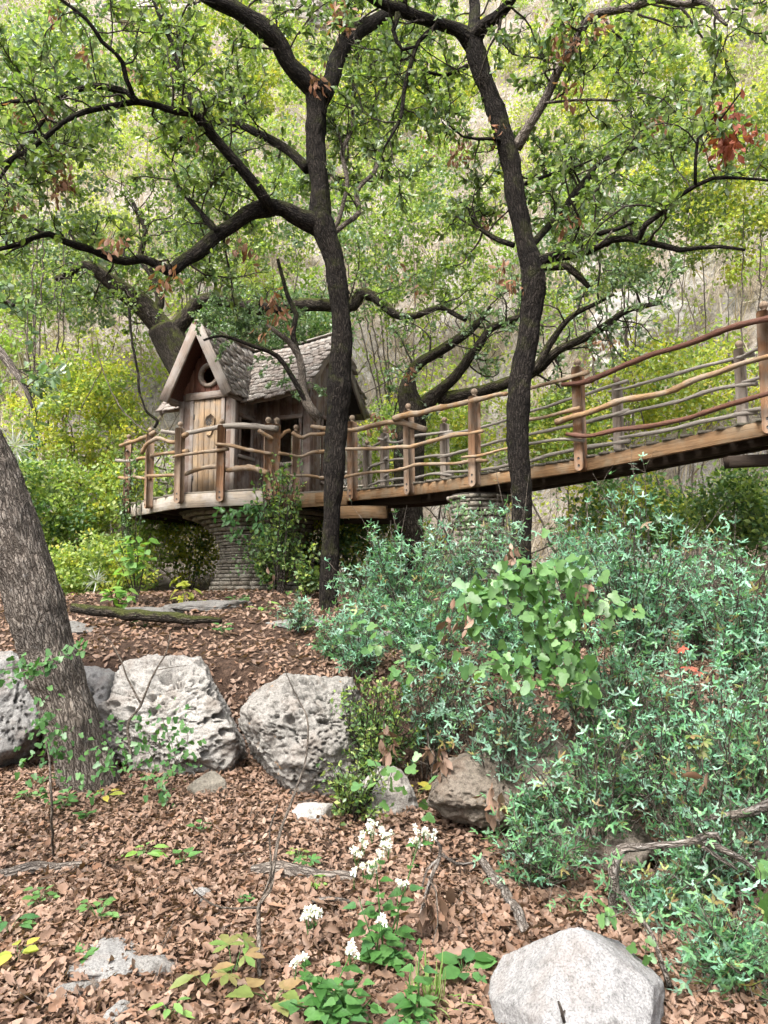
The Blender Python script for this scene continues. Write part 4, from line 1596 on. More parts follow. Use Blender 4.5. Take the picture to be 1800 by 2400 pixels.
A_b0 = limb([(1380, 975, 110), (1290, 940, 82), (1220, 902, 72), (1160, 900, 82), (1080, 920, 70), (1010, 970, 65), (930, 1020, 66), (860, 1090, 70), (790, 1130, 60), (740, 1170, 55), (690, 1150, 45), (620, 1120, 40), (540, 1130, 36), (470, 1110, 40), (400, 1080, 35), (330, 1060, 35), (270, 1040, 30), (210, 1010, 30), (140, 1030, 25), (60, 1060, 24), (-60, 1090, 18)], Q4, k4, DA, DA - 1.6, .06)
A_b1 = limb([(1165, 900, 62), (1150, 870, 60), (1110, 810, 55), (1060, 750, 50), (1000, 680, 50), (940, 610, 46), (880, 540, 50), (840, 490, 46), (760, 480, 36), (690, 460, 32), (600, 440, 30), (520, 450, 28), (440, 465, 28), (350, 490, 25), (270, 530, 25), (200, 590, 25), (120, 650, 25), (60, 680, 22), (-40, 740, 20)], Q4, k4, DA - .3, DA - 1.9, .06)
A_b2 = limb([(590, 435, 28), (550, 400, 26), (480, 380, 30), (400, 370, 28), (310, 395, 25), (230, 430, 22), (140, 435, 20), (50, 440, 18), (-40, 470, 14)], Q4, k4, DA - 1.3, DA - 1.0)
A_b3 = limb([(575, 410, 22), (545, 340, 22), (530, 270, 22), (500, 230, 20), (440, 180, 20), (410, 130, 18), (370, 80, 18), (320, 40, 16), (240, -20, 14)], Q4, k4, DA - 1.35, DA - 1.8)
A_b4 = limb([(230, 440, 20), (180, 530, 20), (110, 610, 19), (60, 680, 18), (0, 770, 14)], Q4, k4, DA - 1.2, DA - 1.9)
A_b5 = limb([(845, 490, 28), (820, 420, 26), (790, 350, 25), (760, 270, 25), (740, 180, 22), (700, 100, 20), (655, -20, 15)], Q4, k4, DA - .75, DA - .2)
A_b6 = limb([(1330, 730, 55), (1270, 670, 45), (1200, 620, 40), (1120, 580, 38), (1040, 540, 35), (960, 525, 30), (900, 540, 28), (840, 570, 22), (780, 600, 20), (740, 630, 14), (700, 635, 9)], Q4, k4, DA, DA + .9)
A_b7 = limb([(1045, 540, 20), (1060, 470, 18), (1050, 400, 16), (1040, 330, 10)], Q4, k4, DA + .5, DA + .4)
A_b8 = limb([(940, 1000, 32), (900, 960, 30), (850, 900, 25), (790, 830, 22), (740, 770, 14)], Q4, k4, DA - .55, DA - .2)
A_v1 = limb([(1420, 1010, 22), (1460, 960, 22), (1490, 850, 20), (1500, 780, 20), (1480, 680, 20), (1490, 620, 22), (1520, 560, 18), (1525, 400, 15), (1545, 200, 13), (1530, 60, 10)], Q4, k4, DA, DA + .4)
A_v2 = limb([(1440, 1010, 24), (1500, 960, 24), (1550, 920, 24), (1540, 830, 22), (1580, 780, 20), (1620, 740, 20), (1640, 640, 18), (1625, 480, 14), (1640, 380, 10)], Q4, k4, DA, DA + .6)
A_low = limb([(690, 905, 26), (672, 885, 24), (656, 850, 20), (652, 800, 18), (646, 770, 16), (622, 735, 14), (600, 720, 11), (575, 700, 8)], QF, kf, DA - .05, DA - .3)
A_low2 = limb([(648, 780, 15), (632, 720, 12), (640, 680, 11), (622, 640, 10), (600, 560, 7)], QF, kf, DA - .1, DA + .1)
A_low3 = limb([(672, 885, 14), (640, 830, 12), (600, 770, 11), (540, 745, 9), (480, 725, 7), (440, 735, 5)], QF, kf, DA - .1, DA - .5)
A_limbs = [A_l, A_r, A_b0, A_b1, A_b2, A_b3, A_b4, A_b5, A_b6, A_b7, A_b8, A_v1, A_v2]
A_tr = root(A_tr)
oakA = thing('oak_tree', 'dark forking oak with wide crooked limbs standing in front of the playhouse', 'tree', A_tr[0][0])
g = Geo()
tube(g, A_tr[0], .86 * A_tr[1] * (1 + .10 * vnoise(A_tr[0] * 7, 5)), 40, .2, 5, 3, ridge=.010)
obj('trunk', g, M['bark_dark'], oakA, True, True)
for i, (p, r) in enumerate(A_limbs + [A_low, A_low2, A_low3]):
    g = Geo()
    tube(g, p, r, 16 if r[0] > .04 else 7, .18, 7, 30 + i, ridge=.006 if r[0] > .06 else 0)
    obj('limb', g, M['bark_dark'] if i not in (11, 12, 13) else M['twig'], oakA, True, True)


def sil(L):
    px = proj(L[0])
    return (L[0], L[1], px, L[1] * 1800 / L[0][:, 1])


SILS = [sil(L_) for L_ in (A_tr, A_l, A_r, A_b0, A_b1, A_b2, A_b3, A_b6)]
wood, lv = Geo(), Geo()
tw = sprout(rng, A_limbs, .15, (.35, 1.1), .12, (.12, .34), wood, keep_pt, .1, .18)
leaves_on(rng, lv, tw, 11, (.055, .11), [T_OAK, T_OAK2, T_OAK2], 0, .1, lambda u, p: trunk_gap(u, p, SILS))
leaves_on(rng, lv, tw[::2], 5, (.05, .10), [T_OAK2], 2, .1, lambda u, p: trunk_gap(u, p, SILS))
for u, v, n_, d in [(120, 370, 26, 7.6), (150, 430, 22, 7.5), (205, 120, 14, 7.9), (130, 35, 12, 8.0), (105, 265, 14, 7.6), (25, 255, 14, 7.7), (35, 475, 8, 7.4), (320, 160, 6, 8.2), (560, 575, 10, 8.6), (590, 600, 10, 8.7),
                    (640, 700, 16, 8.6), (660, 730, 14, 8.6), (745, 200, 10, 8.7), (740, 175, 6, 8.8), (265, 560, 14, 7.4), (795, 30, 26, 8.4), (810, 55, 20, 8.4), (400, 640, 8, 7.6), (385, 665, 8, 7.6), (455, 305, 7, 8.2), (620, 770, 7, 8.6)]:
    dead_cluster(rng, lv, wood, P(u, v, d), int(n_ * 1.6), .10, .06, 1)
tag(obj('twigs', wood, M['twig_dark'], oakA, False, True), None, None, None, 'stuff')
obj('crown', lv, [M['oak'], M['dry'], M['oak_blue']], oakA)

# ---- oak B in front of the bridge
B_tr = limb([(1128, 1330, 66), (1128, 1250, 56), (1128, 1190, 50), (1128, 1120, 52), (1126, 1050, 58), (1120, 985, 58), (1118, 920, 56), (1122, 850, 58), (1130, 790, 56), (1142, 720, 54), (1148, 660, 58), (1151, 610, 66), (1148, 575, 62), (1132, 520, 54), (1120, 460, 52), (1112, 420, 52), (1104, 360, 52), (1094, 310, 53), (1078, 260, 52), (1062, 215, 50), (1042, 165, 50), (1027, 115, 54), (1020, 80, 56)], QF, kf, DB, DB, .05)
B_l = limb([(385, 180, 100), (320, 130, 65), (250, 105, 58), (150, 75, 56), (60, 40, 55), (-40, 0, 48), (-160, -80, 36), (-300, -120, 22)], Q5, k4, DB, DB - .5, .06)
B_m = limb([(385, 160, 70), (388, 100, 58), (392, 40, 52), (385, -40, 46), (360, -160, 34)], Q5, k4, DB, DB + .4, .06)
B_r = limb([(385, 170, 90), (430, 110, 62), (500, 60, 52), (540, 15, 48), (570, -40, 44), (640, -160, 32)], Q5, k4, DB, DB - .6, .06)
B_g = limb([(570, 640, 50), (600, 590, 48), (630, 540, 42), (680, 460, 42), (720, 380, 40), (750, 310, 40), (790, 240, 45), (840, 160, 45), (870, 100, 45), (920, 60, 40), (1000, 45, 35), (1090, 25, 32), (1180, 0, 30), (1290, 20, 30), (1360, 10, 28), (1410, 30, 25), (1450, 80, 20), (1480, 110, 12)], Q5, k4, DB, DB - .9, .06)
B_s1 = limb([(690, 445, 14), (800, 435, 12), (900, 430, 12), (1000, 435, 10), (1120, 420, 8)], Q5, k4, DB - .2, DB - .5)
B_1 = limb([(660, 1140, 70), (740, 1100, 40), (820, 1050, 30), (900, 1020, 28), (960, 1000, 25), (1010, 990, 20), (1080, 960, 14)], Q5, k4, DB, DB - .6)
B_2 = limb([(680, 1140, 60), (740, 1150, 42), (790, 1150, 36), (840, 1190, 32), (885, 1240, 20)], Q5, k4, DB, DB - .2)
B_3 = limb([(690, 1120, 50), (760, 1105, 40), (850, 1100, 35), (930, 1060, 35), (990, 1035, 30), (1060, 1030, 30), (1120, 1045, 30), (1200, 1060, 28), (1280, 1080, 25), (1360, 1070, 20), (1450, 1065, 18), (1560, 1080, 12)], Q5, k4, DB, DB - 1.1)
B_4 = limb([(1100, 1035, 28), (1130, 970, 28), (1200, 920, 25), (1270, 850, 22), (1350, 800, 20), (1420, 770, 18), (1540, 770, 14), (1659, 780, 12), (1760, 790, 9)], Q5, k4, DB - .7, DB - 1.4)
B_5 = limb([(1345, 800, 16), (1345, 700, 15), (1355, 600, 14), (1400, 560, 12), (1450, 520, 10), (1540, 400, 8)], Q5, k4, DB - 1.1, DB - 1.4)
B_6 = limb([(590, 800, 22), (700, 760, 16), (800, 730, 12), (900, 690, 8)], Q5, k4, DB, DB + .5)
B_7 = limb([(640, 1060, 34), (700, 990, 34), (735, 950, 34), (780, 900, 35), (830, 830, 35), (880, 770, 30), (920, 710, 22), (990, 670, 22), (1060, 650, 20), (1130, 620, 18), (1250, 640, 12), (1320, 650, 8)], Q5, k4, DB + .05, DB + 1.2)
B_8 = limb([(550, 620, 24), (470, 600, 18), (400, 600, 14), (340, 590, 10), (280, 540, 8)], Q5, k4, DB, DB - .3)
B_9 = limb([(560, 1060, 26), (500, 1040, 24), (430, 1000, 20), (390, 960, 16), (360, 900, 12), (330, 870, 8)], Q5, k4, DB + .1, DB + .5)
B_10 = limb([(230, 110, 24), (150, 180, 20), (110, 300, 22), (85, 400, 20), (75, 500, 18), (30, 590, 14), (0, 640, 8)], Q5, k4, DB - .2, DB - .3)
B_11 = limb([(360, 285, 24), (280, 320, 16), (200, 315, 14), (150, 285, 12), (120, 240, 9)], Q5, k4, DB, DB - .2)
B_12 = limb([(60, 60, 30), (40, 130, 22), (80, 215, 18), (140, 200, 12)], Q5, k4, DB - .35, DB - .4)
B_limbs = [B_10, B_11, B_12, B_l, B_m, B_r, B_g, B_s1, B_1, B_3, B_4, B_5, B_6, B_7, B_8, B_9]
B_tr = root(B_tr)
oakB = thing('oak_tree', 'dark leaning oak with a pale side limb rising beside the footbridge railing', 'tree', B_tr[0][0])
g = Geo()
tube(g, B_tr[0], .84 * B_tr[1] * (1 + .10 * vnoise(B_tr[0] * 7, 9)), 40, .2, 5, 8, ridge=.010)
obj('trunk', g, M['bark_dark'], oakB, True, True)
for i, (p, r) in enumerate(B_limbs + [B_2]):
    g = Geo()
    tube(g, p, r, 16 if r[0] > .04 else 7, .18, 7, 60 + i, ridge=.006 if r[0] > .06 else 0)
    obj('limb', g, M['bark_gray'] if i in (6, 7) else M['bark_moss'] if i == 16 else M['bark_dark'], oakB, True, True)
SILB = SILS + [sil(L_) for L_ in (B_tr, B_l, B_m, B_r, B_g, B_3, B_4, B_7)]
wood, lv = Geo(), Geo()
tw = sprout(rng, B_limbs, .13, (.35, 1.1), .12, (.12, .34), wood, keep_pt, .1, .12)
leaves_on(rng, lv, tw, 11, (.055, .10), [T_OAK, T_OAK2, T_OAK2], 0, .1, lambda u, p: trunk_gap(u, p, SILB))
leaves_on(rng, lv, tw[::2], 6, (.05, .10), [T_OAK2], 3, .1, lambda u, p: trunk_gap(u, p, SILB))
for u, v, n_, d in [(1290, 75, 16, 6.9), (1330, 95, 22, 6.9), (1400, 60, 14, 6.9), (1310, 110, 10, 6.9)]:
    dead_cluster(rng, lv, wood, P(u, v, d), int(n_ * 1.5), .09, .065, 1)
for u, v, n_, d in [(1715, 320, 40, 6.2), (1690, 345, 24, 6.2), (1690, 265, 20, 6.3), (1770, 310, 10, 6.2)]:
    dead_cluster(rng, lv, wood, P(u, v, d), int(n_ * 1.7), .085, .06, 2)
for u, v, n_, d in [(1080, 340, 14, 8.2), (1075, 365, 12, 8.2), (1325, 220, 10, 7.0), (1530, 285, 12, 6.6), (1340, 520, 8, 7.0), (1140, 530, 10, 7.9), (1160, 300, 6, 7.4), (1200, 660, 12, 7.5), (1180, 625, 8, 7.6)]:
    dead_cluster(rng, lv, wood, P(u, v, d), int(n_ * 1.6), .09, .055, 1)
tag(obj('twigs', wood, M['twig_dark'], oakB, False, True), None, None, None, 'stuff')
obj('crown', lv, [M['oak'], M['dry'], M['dry_red'], M['oak_blue']], oakB)

# ---- leaning grey oak at the left edge
C_tr = limb([(185, 1665, 135), (172, 1620, 122), (152, 1550, 122), (128, 1480, 124), (105, 1410, 124), (85, 1340, 126), (62, 1260, 128), (36, 1190, 134), (10, 1120, 142), (-22, 1050, 152), (-60, 980, 160), (-110, 900, 160), (-160, 800, 150), (-190, 680, 130)], QF, kf, 5.75, 5.5, .03)
C_tr = root(C_tr, 1.1, .03)
oakC = thing('oak_tree', 'thick grey-barked oak trunk leaning left, rooted beside the boulders', 'tree', C_tr[0][0])
g = Geo()
n_ = len(C_tr[0])
rr = C_tr[1] * (1 + .06 * vnoise(C_tr[0] * 6, 12))
tube(g, C_tr[0], rr * .92, 110, .07, 5, 14, ridge=.016)
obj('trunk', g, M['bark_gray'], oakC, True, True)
C_l = [limb([(-150, 800, 80), (-110, 740, 50), (-60, 720, 34), (-10, 750, 24), (30, 800, 16), (55, 840, 10), (70, 880, 6)], QF, kf, 5.5, 5.0),
       limb([(-170, 750, 60), (-110, 650, 40), (-60, 620, 24), (-10, 640, 14), (30, 660, 8)], QF, kf, 5.5, 5.2)]
for i, (p, r) in enumerate(C_l):
    g = Geo()
    tube(g, p, r, 8, .15, 7, 90 + i)
    obj('limb', g, M['bark_gray'], oakC, True, True)
wood, lv = Geo(), Geo()
twc = []
for pts, rad in C_l:
    for k in range(14):
        i = rng.integers(len(pts) // 2, len(pts) - 1)
        tws = wander(rng, pts[i], [rng.uniform(-.3, 1), rng.uniform(-.5, .5), rng.uniform(-.8, .3)], rng.uniform(.15, .4), 5, .35)
        if proj(tws[-1])[0] > 170:
            continue
        tube(wood, tws, np.linspace(.004, .0015, 6), 3, cap=False)
        twc.append(tws)
leaves_on(rng, lv, twc, 8, (.06, .10), [T_LOBE], 0, .15)
tag(obj('twigs', wood, M['twig_dark'], oakC, False, True), None, None, None, 'stuff')
obj('crown', lv, M['oak_blue'], oakC)

# ---- old mossy oak behind the playhouse, one limb arching over the roof
DE = 13.4
E_tr = limb([(590, 1150, 110), (500, 1000, 105), (440, 880, 95), (415, 830, 90), (398, 800, 88), (385, 770, 92)], lambda x, y: (x, y), .88, DE, DE, .08)
E_1 = limb([(388, 778, 70), (360, 745, 62), (335, 715, 60), (300, 690, 58), (270, 668, 46), (235, 640, 40), (200, 622, 30), (160, 640, 20), (130, 655, 14)], lambda x, y: (x, y), .88, DE, DE - .6, .08)
E_2 = limb([(392, 790, 60), (418, 765, 46), (440, 740, 40), (465, 708, 36), (520, 700, 40), (580, 718, 42), (640, 722, 40), (700, 715, 38), (770, 715, 36), (827, 716, 36), (843, 691, 36), (874, 694, 30), (902, 716, 28), (927, 738, 22), (968, 741, 20), (1012, 725, 17), (1037, 722, 14), (1068, 738, 14), (1093, 750, 14)], lambda x, y: (x, y), .88, DE, DE - .8, .08)
E_3 = limb([(360, 745, 30), (375, 700, 26), (360, 650, 22), (330, 600, 18), (340, 540, 14), (310, 470, 10)], lambda x, y: (x, y), .88, DE, DE + .3, .08)
E_tr = root(E_tr, 1.2)
oakE = thing('oak_tree', 'old mossy oak behind the playhouse with a limb arching over its roof', 'tree', E_tr[0][0])
for i, (p, r) in enumerate([E_tr, E_1, E_2, E_3]):
    g = Geo()
    tube(g, p, r, 20, .16, 5, 120 + i, ridge=.008)
    obj('trunk' if i == 0 else 'limb', g, M['bark_moss'], oakE, True, True)
wood, lv = Geo(), Geo()


def keepE(p):
    u, v = proj(np.array(p))
    return v < 760 or (v < 900 and (u > 860 or u < 340))


tw = sprout(rng, [E_1, E_2, E_3], .16, (.5, 1.3), .14, (.15, .4), wood, keepE, .16, .0, .02, .1)
leaves_on(rng, lv, tw, 12, (.05, .09), [TDW, T_OAK2], 0, .1, lambda u, p: (u[:, 1] < 775) | (u[:, 0] > 880) | (u[:, 0] < 350))
# leafy sprays that hang over the front of the roof
for u, v in [(500, 720), (540, 735), (580, 750), (620, 740), (560, 770), (600, 790), (490, 750), (660, 760), (530, 800), (640, 720), (700, 730), (690, 790), (660, 810), (590, 730), (550, 710), (520, 770), (700, 900), (730, 920), (660, 905), (640, 860), (505, 735), (525, 745), (545, 755), (570, 735), (585, 765), (605, 755), (625, 775), (560, 800), (480, 735), (610, 820)]:
    c = P(u, v, 10.1)
    t_ = [wander(rng, c + [0, .25, .12], [rng.normal(0, .6), -.6, -.2], .42, 5, .3) for _ in range(3)]
    for q_ in t_:
        tube(wood, q_, np.linspace(.005, .002, 6), 3, cap=False)
    leaves_on(rng, lv, t_, 42, (.035, .065), [TDW], 1, .1)
tag(obj('twigs', wood, M['twig_dark'], oakE, False, True), None, None, None, 'stuff')
obj('crown', lv, [M['oak'], M['oak_blue']], oakE)

# ---- low mossy oak behind the bridge, its limbs leaning to the right
DD = 11.6
idt = lambda x, y: (x, y)
D_0 = limb([(965, 1380, 90), (960, 1200, 85), (960, 1050, 90), (965, 960, 80), (955, 925, 60), (962, 880, 34), (985, 850, 32), (1018, 830, 30), (1055, 808, 30), (1087, 785, 26), (1110, 768, 20), (1150, 720, 14)], idt, .82, DD, DD - .2, .08)
D_1 = limb([(968, 975, 80), (1000, 945, 50), (1030, 915, 34), (1060, 890, 32), (1078, 868, 30), (1106, 830, 30), (1130, 800, 28), (1150, 770, 26), (1200, 750, 22), (1260, 720, 16)], idt, .82, DD, DD - .6, .08)
D_2 = limb([(1030, 935, 44), (1100, 925, 40), (1180, 900, 36), (1250, 872, 30), (1310, 820, 26), (1375, 790, 24), (1430, 755, 22), (1472, 727, 18), (1550, 710, 12)], idt, .82, DD, DD - 1.6, .08)
D_3 = limb([(1250, 872, 26), (1290, 805, 22), (1335, 745, 18), (1390, 715, 13), (1440, 690, 9)], idt, .82, DD - 1, DD - 1.3, .08)
D_0 = root(D_0, 1.2)
oakD = thing('oak_tree', 'low mossy oak behind the footbridge with thick limbs slanting to the right', 'tree', D_0[0][0])
for i, (p, r) in enumerate([D_0, D_1, D_2, D_3]):
    g = Geo()
    tube(g, p, r, 18, .2, 5, 140 + i, ridge=.008)
    obj('trunk' if i == 0 else 'limb', g, M['bark_moss'], oakD, True, True)
wood, lv = Geo(), Geo()


def keepD(p):
    u, v = proj(np.array(p))
    gap = 950 < u < 1120 and 790 < v < 940 and v > 880 - (u - 1000) * .9
    return not gap and not (u < 870 and v > 700) and v < 1120


tw = sprout(rng, [D_0, D_1, D_2, D_3], .13, (.35, 1.1), .13, (.15, .4), wood, keepD, .12, .15, .02, .38)
leaves_on(rng, lv, tw, 11, (.05, .09), [TDW, T_OAK2], 0, .1)
for u, v, n_ in [(905, 1010, 26), (880, 990, 20), (960, 875, 18), (1390, 800, 30), (1420, 795, 20), (1000, 340, 10), (930, 640, 10), (985, 690, 8)]:
    dead_cluster(rng, lv, wood, P(u, v, 11.0), n_, .09, .09, 1)
tag(obj('twigs', wood, M['twig_dark'], oakD, False, True), None, None, None, 'stuff')
obj('crown', lv, [M['oak_blue'], M['dry']], oakD)
# ------------------------------------------------------------------ boulders
def boulder(name, label, c, rad, seed, mat, sub=5, pits=0.0, cuts=6, lump=.22, rz=0.0, pit_scale=5.0, fine=.02, cat='boulder', flat=1.0, cutd=(.62, .92), planes=()):
    r2 = np.random.default_rng(seed)
    bm = bmesh.new()
    bmesh.ops.create_icosphere(bm, subdivisions=sub, radius=1)
    V = np.array([v.co[:] for v in bm.verts])
    F = np.array([[v.index for v in f.verts] for f in bm.faces])
    bm.free()
    n_ = unit(V)
    r = 1 + lump * fbm(n_ * 1.3 + seed * 3.1, 3, seed) + lump * .45 * fbm(n_ * 3.5 + seed, 4, seed + 4)
    for k in range(cuts):                                      # broken faces
        d = rdir(r2, 1)[0]
        d[2] = abs(d[2]) * .8 if k % 3 else d[2]
        d = unit(d)
        lim = r2.uniform(*cutd)
        dt = n_ @ d
        r = np.where(dt > .05, np.minimum(r, lim / np.maximum(dt, .05) * (1 + .05 * fbm(n_ * 5 + k, 3, seed + k))), r)
    for (dx, dy, dz), lim in planes:
        d = unit(np.array([dx, dy, dz], float))
        dt = n_ @ d
        r = np.where(dt > .05, np.minimum(r, lim / np.maximum(dt, .05) * (1 + .03 * fbm(n_ * 6 + dx, 3, seed))), r)
    Pm = n_ * r[:, None]
    if pits:
        w1, ra = worley(Pm * pit_scale + .10 * np.stack([fbm(Pm * 6, 2, 1), fbm(Pm * 6, 2, 2), fbm(Pm * 6, 2, 3)], -1), seed)
        lim = .14 + .40 * ra ** 1.6
        dep = np.clip((1 - w1 / lim) * 3.5, 0, 1) * (ra > .3)
        msk = np.clip(.62 + 2.4 * fbm(n_ * 1.9 + 9, 3, seed + 2), 0, 1)
        rd = np.abs(fbm(Pm * [1.3, 1.3, 2.8] + seed, 4, seed + 6))
        Pm = Pm - n_ * (pits * .7 * np.clip(1 - rd / .013, 0, 1))[:, None]
        Pm = Pm + n_ * (.05 * fbm(Pm * 3.4, 5, seed + 31) + .022 * fbm(Pm * 26, 3, seed + 32))[:, None]
        Pm = Pm - n_ * (pits * dep ** .6 * msk)[:, None]
        w2, rb = worley(Pm * pit_scale * 2.3, seed + 3)
        Pm = Pm - n_ * (pits * .45 * np.clip((1 - w2 / (.12 + .3 * rb)) * 3.5, 0, 1) * (rb > .55) * np.clip(.4 + 1.5 * fbm(n_ * 2.6, 2, seed + 12), 0, 1))[:, None]
    Pm = Pm + n_ * (fine * fbm(Pm * 14, 3, seed + 8) + fine * .6 * np.abs(fbm(Pm * 7, 3, seed + 5)))[:, None]
    Pm = Pm * np.array(rad)
    Pm[:, 2] = np.where(Pm[:, 2] < 0, Pm[:, 2] * flat, Pm[:, 2])
    ca, sa = math.cos(rz), math.sin(rz)
    Pm = np.column_stack([Pm[:, 0] * ca - Pm[:, 1] * sa, Pm[:, 0] * sa + Pm[:, 1] * ca, Pm[:, 2]])
    o = obj(name, Geo().add(Pm + c, F), mat, None, True, origin=c)
    return tag(o, label, cat)


rng = np.random.default_rng(31)
boulder('boulder', 'large grey limestone boulder riddled with dark holes, below the playhouse terrace', P(415, 1690, 6.25), (.62, .55, .47), 5, M['limestone'], 7, .26, 5, .3, .1, 4.6, .035)
boulder('boulder', 'pale pitted boulder sloping down beside the holed one, partly under green shrubs', P(735, 1725, 6.0), (.58, .55, .45), 12, M['limestone'], 7, .2, 5, .3, .5, 5.6, .035)
boulder('boulder', 'grey boulder at the left edge behind the leaning trunk', P(10, 1650, 6.35), (.36, .45, .42), 23, M['grayrock'], 6, .18, 5, .3, .3, 4)
boulder('boulder', 'low grey boulder between the leaning trunk and the holed boulder', P(232, 1640, 6.5), (.30, .35, .27), 27, M['grayrock'], 5, .14, 5, .3)
boulder('boulder', 'smooth pale grey boulder lying at the bottom right of the leaf-covered ground', P(1362, 2352, 2.95), (.325, .32, .28), 63, M['whiterock'], 6, 0, 0, .07, 0, 5, .014, planes=[((-.72, -.1, .70), .70), ((.62, .0, .80), .74), ((.05, -.62, .80), .66), ((.15, -.97, .15), .80), ((.9, -.45, .05), .80), ((-.9, -.35, .1), .86), ((.35, -.6, .72), .70), ((-.1, .7, .7), .7)])
boulder('rock', 'small cream rock on the leaves in front of the holed boulder', P(485, 1832, 5.6) + [0, 0, -.03], (.15, .12, .10), 44, M['stone'], 4, 0, 6, .2, .2, 5, .03, 'rock')
boulder('rock', 'small grey rock under the pale pitted boulder', P(740, 1905, 5.1) + [0, 0, -.03], (.16, .14, .11), 47, M['limestone'], 4, .05, 5, .2, .2, 5, .03, 'rock')
boulder('rock', 'flat brown stone wedged under the pale pitted boulder', P(715, 1838, 5.6), (.12, .12, .06), 49, M['ledge'], 4, 0, 5, .2, .2, 5, .03, 'rock')
boulder('boulder', 'grey rock under the dark small-leaved shrub', P(905, 1880, 5.35), (.24, .25, .22), 53, M['limestone'], 5, .08, 5)
boulder('boulder', 'stained ledge of rock jutting from the bank under the spiny shrubs', P(1130, 1845, 5.0), (.34, .38, .22), 61, M['ledge'], 6, .10, 7, .25, .2, 5, .04)
boulder('boulder', 'brown rock in the bank above the dead branch', P(1400, 1955, 4.55), (.34, .35, .20), 67, M['ledge'], 5, .08, 7, .25, .6, 5, .04)
boulder('boulder', 'brown rock hidden low among spiny leaves at the right edge', P(1700, 1940, 4.25), (.30, .32, .18), 71, M['ledge'], 5, .08, 7, .25, .1, 5, .04)
boulder('boulder', 'dull rock showing through the shrubs above the stained ledge', P(1290, 1790, 5.0), (.30, .3, .18), 73, M['ledge'], 5, .06, 7, .25, .1, 5, .04)
for i, (u, v, rx, ry, lab) in enumerate([(255, 2250, .20, .17, 'flat grey stone nearly buried in dead leaves at lower left'), (370, 2270, .10, .09, 'small grey stone just right of the larger buried one'),
                                         (180, 2330, .12, .05, 'thin grey stone sliver in the leaves, left of the buried stones'), (280, 2390, .08, .05, 'small grey stone cut off by the bottom edge of the picture'), (470, 2110, .05, .05, 'tiny grey stone in the leaves near the bare sapling')]):
    c = ground_at(u, v)
    boulder('flat_stone', lab, c + [0, 0, .0], (rx, ry, .05), 80 + i, M['grayrock'], 4, 0, 5, .35, .3 * i, 5, .06, 'stone')
for i, (u, v, rx, rz_, lab) in enumerate([(500, 1425, .55, .10, 'low grey slab at the foot of the stone pillar'), (330, 1440, .40, .07, 'long grey slab on the terrace left of the pillar'), (700, 1465, .38, .07, 'grey slab half under leaves in front of the dark oak'),
                                          (150, 1480, .35, .10, 'grey slab on the terrace behind the leaning trunk'), (880, 1500, .3, .08, 'grey slab on the terrace under the first spiny shrub')]):
    c = ground_at(u, v)
    boulder('flat_rock', lab, c + [0, .1, .0], (rx, .3, rz_), 90 + i, M['grayrock'], 5, .04, 5, .25, .1, 4, .05, 'rock')

# ------------------------------------------------------------------ fallen leaves
rng = np.random.default_rng(41)
g = Geo()
def litter(n_, y0, y1, size, lift, tilt, cheap=False):
    y = y0 + (y1 - y0) * rng.uniform(0, 1, n_) ** .8
    x = rng.uniform(-.56, .56, n_) * y * 1.08
    z = H(x, y)
    e_ = .05
    nx_ = -(H(x + e_, y) - z) / e_
    ny_ = -(H(x, y + e_) - z) / e_
    steep = np.hypot(nx_, ny_)
    m = rng.uniform(0, 1, n_) > np.clip(steep - 2.2, 0, .5)
    x, y, z, nx_, ny_ = x[m], y[m], z[m], nx_[m], ny_[m]
    n_ = len(x)
    nr = unit(np.stack([nx_, ny_, np.ones(n_)], -1))
    up = unit(nr + rng.normal(0, tilt, (n_, 3)))
    d = rng.normal(0, 1, (n_, 3))
    d = unit(d - up * (d * up).sum(1, keepdims=True))
    p = np.stack([x, y, z], -1) + nr * rng.uniform(.0, lift, n_)[:, None]
    s_ = rng.uniform(size[0], size[1], n_) * np.where(rng.uniform(0, 1, n_) < .12, 1.35, 1)
    k = rng.integers(0, 5, n_)
    p = p - d * s_[:, None] * .5
    if cheap:
        place(g, tpl_diamond(.25, .12), p[k < 3], d[k < 3], up[k < 3], s_[k < 3])
        place(g, tpl_diamond(.25, -.12), p[k > 2], d[k > 2], up[k > 2], s_[k > 2])
        return
    for t in range(5):
        mm = k == t
        place(g, T_LIT[t], p[mm], d[mm], up[mm], s_[mm])


litter(36000, 2.3, 4.2, (.02, .056), .035, .55)
litter(9000, 4.0, 6.8, (.03, .06), .035, .5)
T_LIT = [T_OAK, T_LOBE, tpl_half([(0, 0), (.16, .3), (.22, .6), (.1, .85), (0, 1)], -.5), T_LOBE, T_OAK]
litter(1800, 2.3, 4.4, (.05, .09), .05, .55)
litter(30000, 4.0, 6.8, (.022, .058), .035, .5, True)
litter(26000, 6.2, 13.5, (.045, .085), .035, .4, True)
tag(obj('leaf_litter', g, M['litter']), 'brown dead oak leaves carpeting the forest floor', None, None, 'stuff')
g = Geo()
n_ = 1700
y = rng.uniform(2.3, 7, n_)
x = rng.uniform(-.55, .55, n_) * y
p = np.stack([x, y, H(x, y) + .015], -1)
for i in range(n_):
    a = rng.uniform(0, 6.28)
    L = rng.uniform(.04, .22)
    t_ = wander(rng, p[i], [math.cos(a), math.sin(a), rng.normal(0, .1)], L, 3, .25)
    tube(g, t_, np.linspace(.0022, .0012, 4), 3, cap=False)
tag(obj('fallen_twigs', g, M['twig'], None, False, True), 'thin broken twigs scattered through the dead leaves', None, None, 'stuff')

